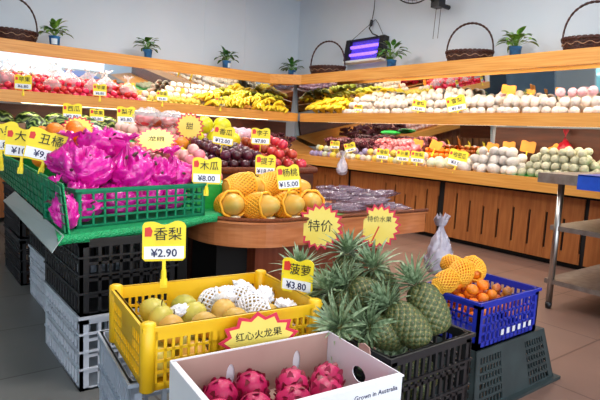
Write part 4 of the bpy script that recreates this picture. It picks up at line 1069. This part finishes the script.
bag('plastic_bag', cloth_g, 83, (4.1, 1.2, .578), (.18, .2, .08), 'dark grey cloth bundle on the middle shelf of the steel table', neck=0, n=24, m_=16)

# ------------------------------------------------------------------ yellow crate: pears
def pear(m, label, group, foam=False):
    t = thing('pear', label, 'pear', (0, 0, 0), 0, group)
    part('fruit', MB().lathe([(0, -.040), (.018, -.039), (.034, -.030), (.042, -.012), (.042, .008), (.035, .026), (.022, .040), (.010, .046), (.004, .043), (0, .042)], 20), m, t, True)
    part('stem', MB().tube([(0, 0, .04), (.002, 0, .055), (.006, 0, .064)], .0022, 5), stem_m, t)
    if foam: part('foam_net', sleeve_mesh(.046, .046, 16, .08, .70, .0034), foam_wn, t, True)
    return t
PA = Proto(pear(pear_y, 'bare russet yellow pear in the yellow crate', 'bare yellow pears in the yellow crate'))
PB = Proto(pear(pear_gy, 'bare greenish yellow pear in the yellow crate', 'bare greenish pears in the yellow crate'))
PC = Proto(pear(pear_y, 'pear wrapped in white foam net in the yellow crate', 'foam wrapped pears in the yellow crate', True))
M = Matrix.Translation((.8355, 1.5045, 0)) @ Matrix.Rotation(RZY, 4, 'Z'); random.seed(50)
for L in range(2):
    for i in range(5):
        for k in range(4 - L):
            if L and i == 4: continue
            x = -.225 + i * .105 + L * .05; y = -.145 + k * .095 + L * .047; v = M @ Vector((x, y, .43 + L * .07))
            pr = (random.choice((PA, PB, PB)) if x < -.03 else random.choice((PA, PC, PC)))
            pr.put(v, (random.uniform(-1.2, 1.2), random.uniform(-1.2, 1.2), random.uniform(0, 6)), scale=1.0 if pr is not PC else 1.05)
def foam_sheet(seed, loc, r, label):
    o = part('foam_net', lump(seed, r, r * .7, r * .35, .5, 2.5, n=28, m_=14), foam_wn, None, True, loc=loc, rot=(random.uniform(-.6, .6), random.uniform(-.6, .6), seed))
    return tag(o, label, 'foam net', 'loose foam nets in the yellow crate')
for i, (x, y, r, lb) in enumerate(((.10, .12, .045, 'crumpled white foam net standing up near the back corner of the yellow crate'), (.17, .14, .05, 'crumpled white foam net in the back corner of the yellow crate'), (.20, .02, .05, 'crumpled white foam net at the right side of the yellow crate'),
      (.05, .03, .05, 'crumpled white foam net in the middle of the yellow crate'), (-.12, .0, .035, 'crumpled white foam net between the bare pears'), (.21, -.1, .05, 'crumpled white foam net in the right front corner of the yellow crate'))):
    v = M @ Vector((x, y, .51)); foam_sheet(200 + i, v, r, lb)

# ------------------------------------------------------------------ carton: dragon fruit
def dragon():
    t = thing('dragon_fruit', 'dragon', 'dragon fruit', (0, 0, 0), 0, 'red dragon fruit in the white carton')
    part('flesh_skin', MB().lathe(sphere_prof(.047, .055, 16), 24), dragon_m, t, True)
    mb = MB(); random.seed(3)
    for k in range(26):
        zz = -.85 + 1.7 * (k + .5) / 26; a = k * 2.4; r = sqrt(max(0, 1 - zz * zz))
        nrm = Vector((r * cos(a), r * sin(a), zz)); p0 = Vector((nrm.x * .047, nrm.y * .047, nrm.z * .055))
        up = (Vector((0, 0, 1)) - nrm * nrm.z).normalized(); sd = nrm.cross(up)
        w0 = .011; l0 = .020
        vs = [p0 - sd * w0 - nrm * .002, p0 + sd * w0 - nrm * .002, p0 + sd * w0 * .6 + up * l0 * .6 + nrm * .004, p0 + up * l0 + nrm * .005, p0 - sd * w0 * .6 + up * l0 * .6 + nrm * .004]
        mb.add(vs, [(0, 1, 2, 3, 4)]); mb.add([v - nrm * .0015 for v in vs], [(4, 3, 2, 1, 0)])
    part('scales', mb, dragon_t, t)
    return t
DP = Proto(dragon()); MBx = Matrix.Translation((.79, 1.035, 0)) @ Matrix.Rotation(RZB, 4, 'Z'); random.seed(5)
for x, y, lb in ((-.135, .10, 'leftmost dragon fruit of the back row in the carton'), (-.04, .112, 'second dragon fruit from the left in the back row'), (.065, .065, 'third dragon fruit from the left in the back row'), (.17, .05, 'rightmost dragon fruit, nearest the hand hole of the carton'),
                 (-.19, .0, 'dragon fruit at the left wall of the carton, cut by the picture edge'), (-.085, .0, 'dragon fruit in front of the second of the back row'), (.02, -.01, 'dragon fruit in the middle of the carton, front row'), (.125, -.02, 'dragon fruit in the front row, right side'),
                 (-.15, -.1, 'dragon fruit in the near left corner of the carton'), (-.04, -.105, 'dragon fruit in the near row, left of centre'), (.07, -.11, 'dragon fruit in the near row, right of centre'), (.18, -.11, 'dragon fruit in the near right corner of the carton')):
    v = MBx @ Vector((x, y, .404)); DP.put(v, (random.uniform(-.9, .9), random.uniform(-.9, .9), random.uniform(0, 6)), lb, 'red dragon fruit in the white carton', 1.0)

# ------------------------------------------------------------------ pineapples
def pineapple(seed):
    t = thing('pineapple', 'pineapple', 'pineapple', (0, 0, 0))
    mb = MB(); n = 130; m = 90; RX_, RZ_ = .060, .088
    for i in range(m + 1):
        tt = pi * i / m; zz = -cos(tt)
        prof = sin(tt) ** .62
        for k in range(n):
            a = 2 * pi * k / n
            e = abs(sin(5.5 * a + 11 * (zz + 1))) * abs(sin(5.5 * a - 11 * (zz + 1)))      # diamond pattern of eyes
            e = e ** .7
            pole = min(1, sin(tt) * 2.2)
            r = RX_ * prof * (1 + .11 * (e - .4) * pole)
            mb.v.append((r * cos(a), r * sin(a), zz * RZ_))
            mb.at.append(e)
    mb.f = [(i * n + k, i * n + (k + 1) % n, (i + 1) * n + (k + 1) % n, (i + 1) * n + k) for i in range(m) for k in range(n)]
    part('body', mb, pine_m, t, True)
    mb = MB(); random.seed(seed)
    for k in range(56):
        a = k * 2.4; q = k / 56; e = .25 + 1.2 * q + random.uniform(-.1, .1)
        base = Vector((.018 * cos(a) * (1 - q * .6), .018 * sin(a) * (1 - q * .6), RZ_ - .004 + q * .03))
        leaf_blade(mb, base, (cos(a) * cos(e), sin(a) * cos(e), sin(e)), random.uniform(.12, .19) * (1.0 if q > .2 else .7), .0098, random.uniform(.3, .9), 6, .45)
    part('crown', mb, pleaf_m, t, True)
    return t
PN = Proto(pineapple(1))
def orient(axis, spin=0): return (Matrix.Translation((0, 0, 0)) @ Vector(axis).normalized().to_track_quat('Z', 'Y').to_matrix().to_4x4() @ Matrix.Rotation(spin, 4, 'Z')).to_euler()
for l, ax, sp, sc, lb in (((1.435, 1.095, .535), (-.05, .75, .9), 0, 1.02, 'big pineapple standing at the right front corner of the black crate'),
                      ((1.315, 1.08, .505), (-.45, .75, .75), 1.2, .95, 'pineapple at the front of the crate, left of the biggest one'),
                      ((1.20, 1.48, .52), (-.15, .15, 1), 2.1, .95, 'pineapple at the far left of the crate, beside the yellow crate'),
                      ((1.36, 1.42, .575), (-.05, .05, 1), 3.0, 1.0, 'pineapple whose crown rises highest, under the second starburst'),
                      ((1.19, 1.20, .45), (-.8, -.1, .55), 4.0, .95, 'pineapple with crown spilling forward over the carton'),
                      ((1.31, 1.25, .55), (-.75, .55, .5), 5.0, 1.0, 'pineapple in the middle of the heap with wide pale leaves'),
                      ((1.25, 1.30, .50), (-.6, .4, .8), 1.9, 1.0, 'pineapple between the far left one and the middle one'),
                      ((1.27, 1.13, .47), (-.95, .1, .4), .7, .9, 'pineapple lying low at the front, crown towards the carton corner'),
                      ((1.42, 1.30, .56), (-.5, .1, .9), 3.7, .95, 'pineapple right of the highest crown, leaning to the left'),
                      ((1.46, 1.33, .46), (.1, .5, 1), 2.7, .9, 'pineapple behind the biggest one, mostly hidden'),
                      ((1.23, 1.10, .29), (.1, 1, .1), 2.2, .9, 'pineapple at the bottom of the crate, front left'), ((1.37, 1.10, .29), (-.1, 1, .1), 2.2, .9, 'pineapple at the bottom of the crate, front middle'),
                      ((1.46, 1.14, .29), (0, 1, .2), 1.2, .9, 'pineapple at the bottom of the crate, front right'), ((1.2, 1.4, .29), (.2, 1, .1), 3.2, .9, 'pineapple at the bottom of the crate, back left')):
    o = PN.put(l, orient(ax, sp), lb, 'pineapples in the black crate', sc)
    if 'biggest' in lb or 'big ' in lb:
        for ch in o.children:
            if ch.name.startswith('crown'): ch.scale = (.75, .75, .6); ch.location.z = .034

# ------------------------------------------------------------------ blue crate
proto('mand', 'mandarin', 'small orange mandarin in the blue crate', 'mandarin', orange_m, .027, .024, 'mandarins in the blue crate')
heap([P['mand']], 1.91, 2.17, 1.21, 1.48, lambda x, y: .335 + .03 * sin((x - 1.9) * 7), .055, 3, .92, seed=60, kz=.85)
proto('smango', 'small_mango', 'small reddish mango in the right half of the blue crate', 'mango', mango_r, .023, .028, 'small mangoes in the blue crate')
heap([P['smango']], 2.17, 2.355, 1.21, 1.48, lambda x, y: .325, .049, 4, .95, seed=61, kz=.80, rot=1.5)
def netted(label):
    t = thing('netted_mango', label, 'mango', (0, 0, 0))
    part('fruit', MB().lathe(sphere_prof(.042, .062, 14), 18), orange_m, t, True)
    part('foam_net', sleeve_mesh(.046, .064, 20, .10, .76, .0032), foam_y, t, True)
    return t
NM = Proto(netted('m'))
for l, r, sc, lb in (((1.925, 1.39, .488), (1.1, .2, 1.3), 1.0, 'yellow netted fruit at the left end of the blue crate'), ((2.06, 1.41, .505), (1.2, 0, 1.9), 1.15, 'yellow netted fruit in the middle on top of the mandarins'),
                     ((2.19, 1.43, .505), (1.4, .3, 2.3), 1.15, 'yellow netted fruit at the right on top of the mandarins'), ((2.10, 1.48, .52), (1.5, .4, 2.8), 1.0, 'yellow netted fruit tucked behind the other two')):
    NM.put(l, r, lb, 'yellow netted fruit on the blue crate', sc)

# ------------------------------------------------------------------ price cards
rd = radians
price_tag((.75, 1.717, .572), rd(-20), '香梨', '¥2.90', 'yellow card 香梨 2.90 clipped to the back rim of the yellow crate', .148, .145, .065, lean=-.05)
price_tag((1.112, 1.42, .50), rd(-62), '菠萝', '¥3.80', 'yellow card 菠萝 beside the pineapples on the right side of the yellow crate', .12, .125, .05, lean=-.05)
price_tag((1.265, 2.395, .80), rd(-30), '木瓜', '¥8.00', 'yellow card 木瓜 8.00 at the right end of the green crate', .145, .14, .03)
price_tag((.565, 2.70, .885), rd(-24), '丑橘', '¥9.80', 'yellow card 丑橘 9.80 tilted over the magenta bags', .185, .16, .03, tilt=.2)
price_tag((.512, 2.91, .87), rd(-24), '大果', '¥10.8', 'yellow card with 10.8 second from the left edge', .165, .16, .05, tilt=.08)
price_tag((.455, 3.10, .87), rd(-15), '小果', '¥6.80', 'yellow card cut by the left picture edge', .16, .16, .07)
price_tag((1.75, 2.32, .70), rd(-32), '杨桃', '¥15.00', 'yellow card 15.00 leaning behind the papayas, front one', .125, .14, .10, tilt=-.12)
price_tag((1.76, 2.60, .76), rd(-32), '提子', '¥18.00', 'yellow card behind the papayas, rear one', .12, .13, .09)
price_tag((1.74, 3.10, .98), rd(-35), '香瓜', '¥12.00', 'yellow card standing against the bright yellow melons', .14, .13, .03, tilt=.12, foot=False)
price_tag((2.02, 3.06, 1.0), rd(-35), '李子', '¥7.80', 'yellow card between the plums and the red apples', .13, .12, .02, foot=False)
price_tag((1.40, 5.4, 1.08), rd(-20), '西瓜', '¥2.80', 'yellow card nearest the watermelons', .17, .17, .05, foot=False)
price_tag((1.60, 5.3, 1.08), rd(-20), '苹果', '¥5.80', 'yellow card behind the wrapped apples, middle one', .13, .13, .05, foot=False)
price_tag((1.85, 5.2, 1.08), rd(-20), '梨子', '¥5.80', 'yellow card behind the wrapped apples, right one', .17, .17, .05, foot=False)
for x, lb, s in ((1.18, 'yellow card on the left upper shelf, leftmost', .17), (2.0, 'yellow card on the left upper shelf, second from left', .15), (2.78, 'yellow card on the left upper shelf beside the onions', .14), (3.62, 'yellow card on the left upper shelf before the bananas', .13)):
    price_tag((x, 6.515, 1.40), rd(-20), '苹果', '¥6.80', lb, s, s, .04)
for x, lb in ((2.5, 'orange card back on the left upper shelf, left of the onions'), (3.2, 'orange card back on the left upper shelf, right of the onions')):
    price_tag((x, 6.9, 1.50), rd(-20), '', '', lb, .13, .12, .05, back=True, group='orange card backs')
for y, lb, nm, pr, s in ((4.55, 'yellow card on the right counter lip, leftmost', '雪梨', '¥4.80', .15), (4.22, 'yellow card on the right counter lip, second of three', '芒果', '¥2.80', .15), (4.0, 'yellow card on the right counter lip, third of three', '贡梨', '¥2.80', .15),
                  (3.48, 'large slanted yellow card on the right counter before the pale melons', '哈密瓜', '¥3.80', .2)):
    price_tag((4.80, y, .805), rd(-45), nm, pr, lb, s, s * .95, .045, tilt=.06 if s < .2 else .22)
price_tag((4.9, 5.55, .90), rd(-45), '雪梨', '¥4.80', 'yellow card on the right counter nearest the red apples', .13, .12, .03, foot=False)
price_tag((4.9, 5.2, .88), rd(-45), '贡梨', '¥4.80', 'yellow card on the right counter below the pink fruit clusters', .15, .13, .03, foot=False, tilt=-.3)
for x, y, z_, lb, s, t_ in ((5.3, 4.45, 0.96, 'orange card back by the green bag on the right counter', .13, .2), (5.2, 4.1, 0.95, 'orange card back behind the three yellow cards', .14, .3), (5.35, 3.42, 0.96, 'orange card back left of the custard apples', .13, .2),
                        (5.36, 3.2, 0.98, 'orange card back above the custard apples', .13, 0), (5.36, 3.0, 0.98, 'orange card back above the white netted mangoes', .15, .15), (5.38, 2.64, 0.99, 'orange card back turned sideways by the red bag', .12, -.6)):
    price_tag((x, y, z_), rd(-50), '', '', lb, s, s * .85, .06, tilt=t_, back=True, group='orange card backs')
for y, lb, s, t_ in ((5.22, 'narrow yellow card on the right upper shelf beside the bananas', .11, 0), (4.2, 'yellow card on the right upper shelf among the netted pears', .16, .1), (3.62, 'bright yellow card lying back on the right upper shelf', .2, -.25)):
    price_tag((4.985, y, 1.40), rd(-50), '雪梨', '¥5.80', lb, s, s * .9, .05, tilt=t_)
for x, y, lb, s in ((5.2, 3.18, 'large orange card back on the right upper shelf', .17), (5.3, 2.98, 'small orange card back right of the large one on the upper shelf', .09), (5.3, 2.68, 'orange card back on the upper shelf near the right end', .1)):
    price_tag((x, y, 1.62), rd(-50), '', '', lb, s * .85, s * .6, .02, tilt=.1, back=True, group='orange card backs')
starburst((1.24, 2.98, 1.03), rd(-28), .12, '龙眼', 'flame shaped yellow sign with red edge lying behind the magenta bags', lean=-.9, sx=1.05, ts=.4)
starburst((1.78, 3.66, 1.12), rd(-30), .11, '甜', 'yellow starburst sign behind the two large oranges', ts=.5, lean=-.1)
starburst((1.05, 3.90, 1.07), rd(-22), .095, '特价', 'yellow starburst sign above the magenta bags at the back', ts=.4, sx=1.2, lean=-.5)
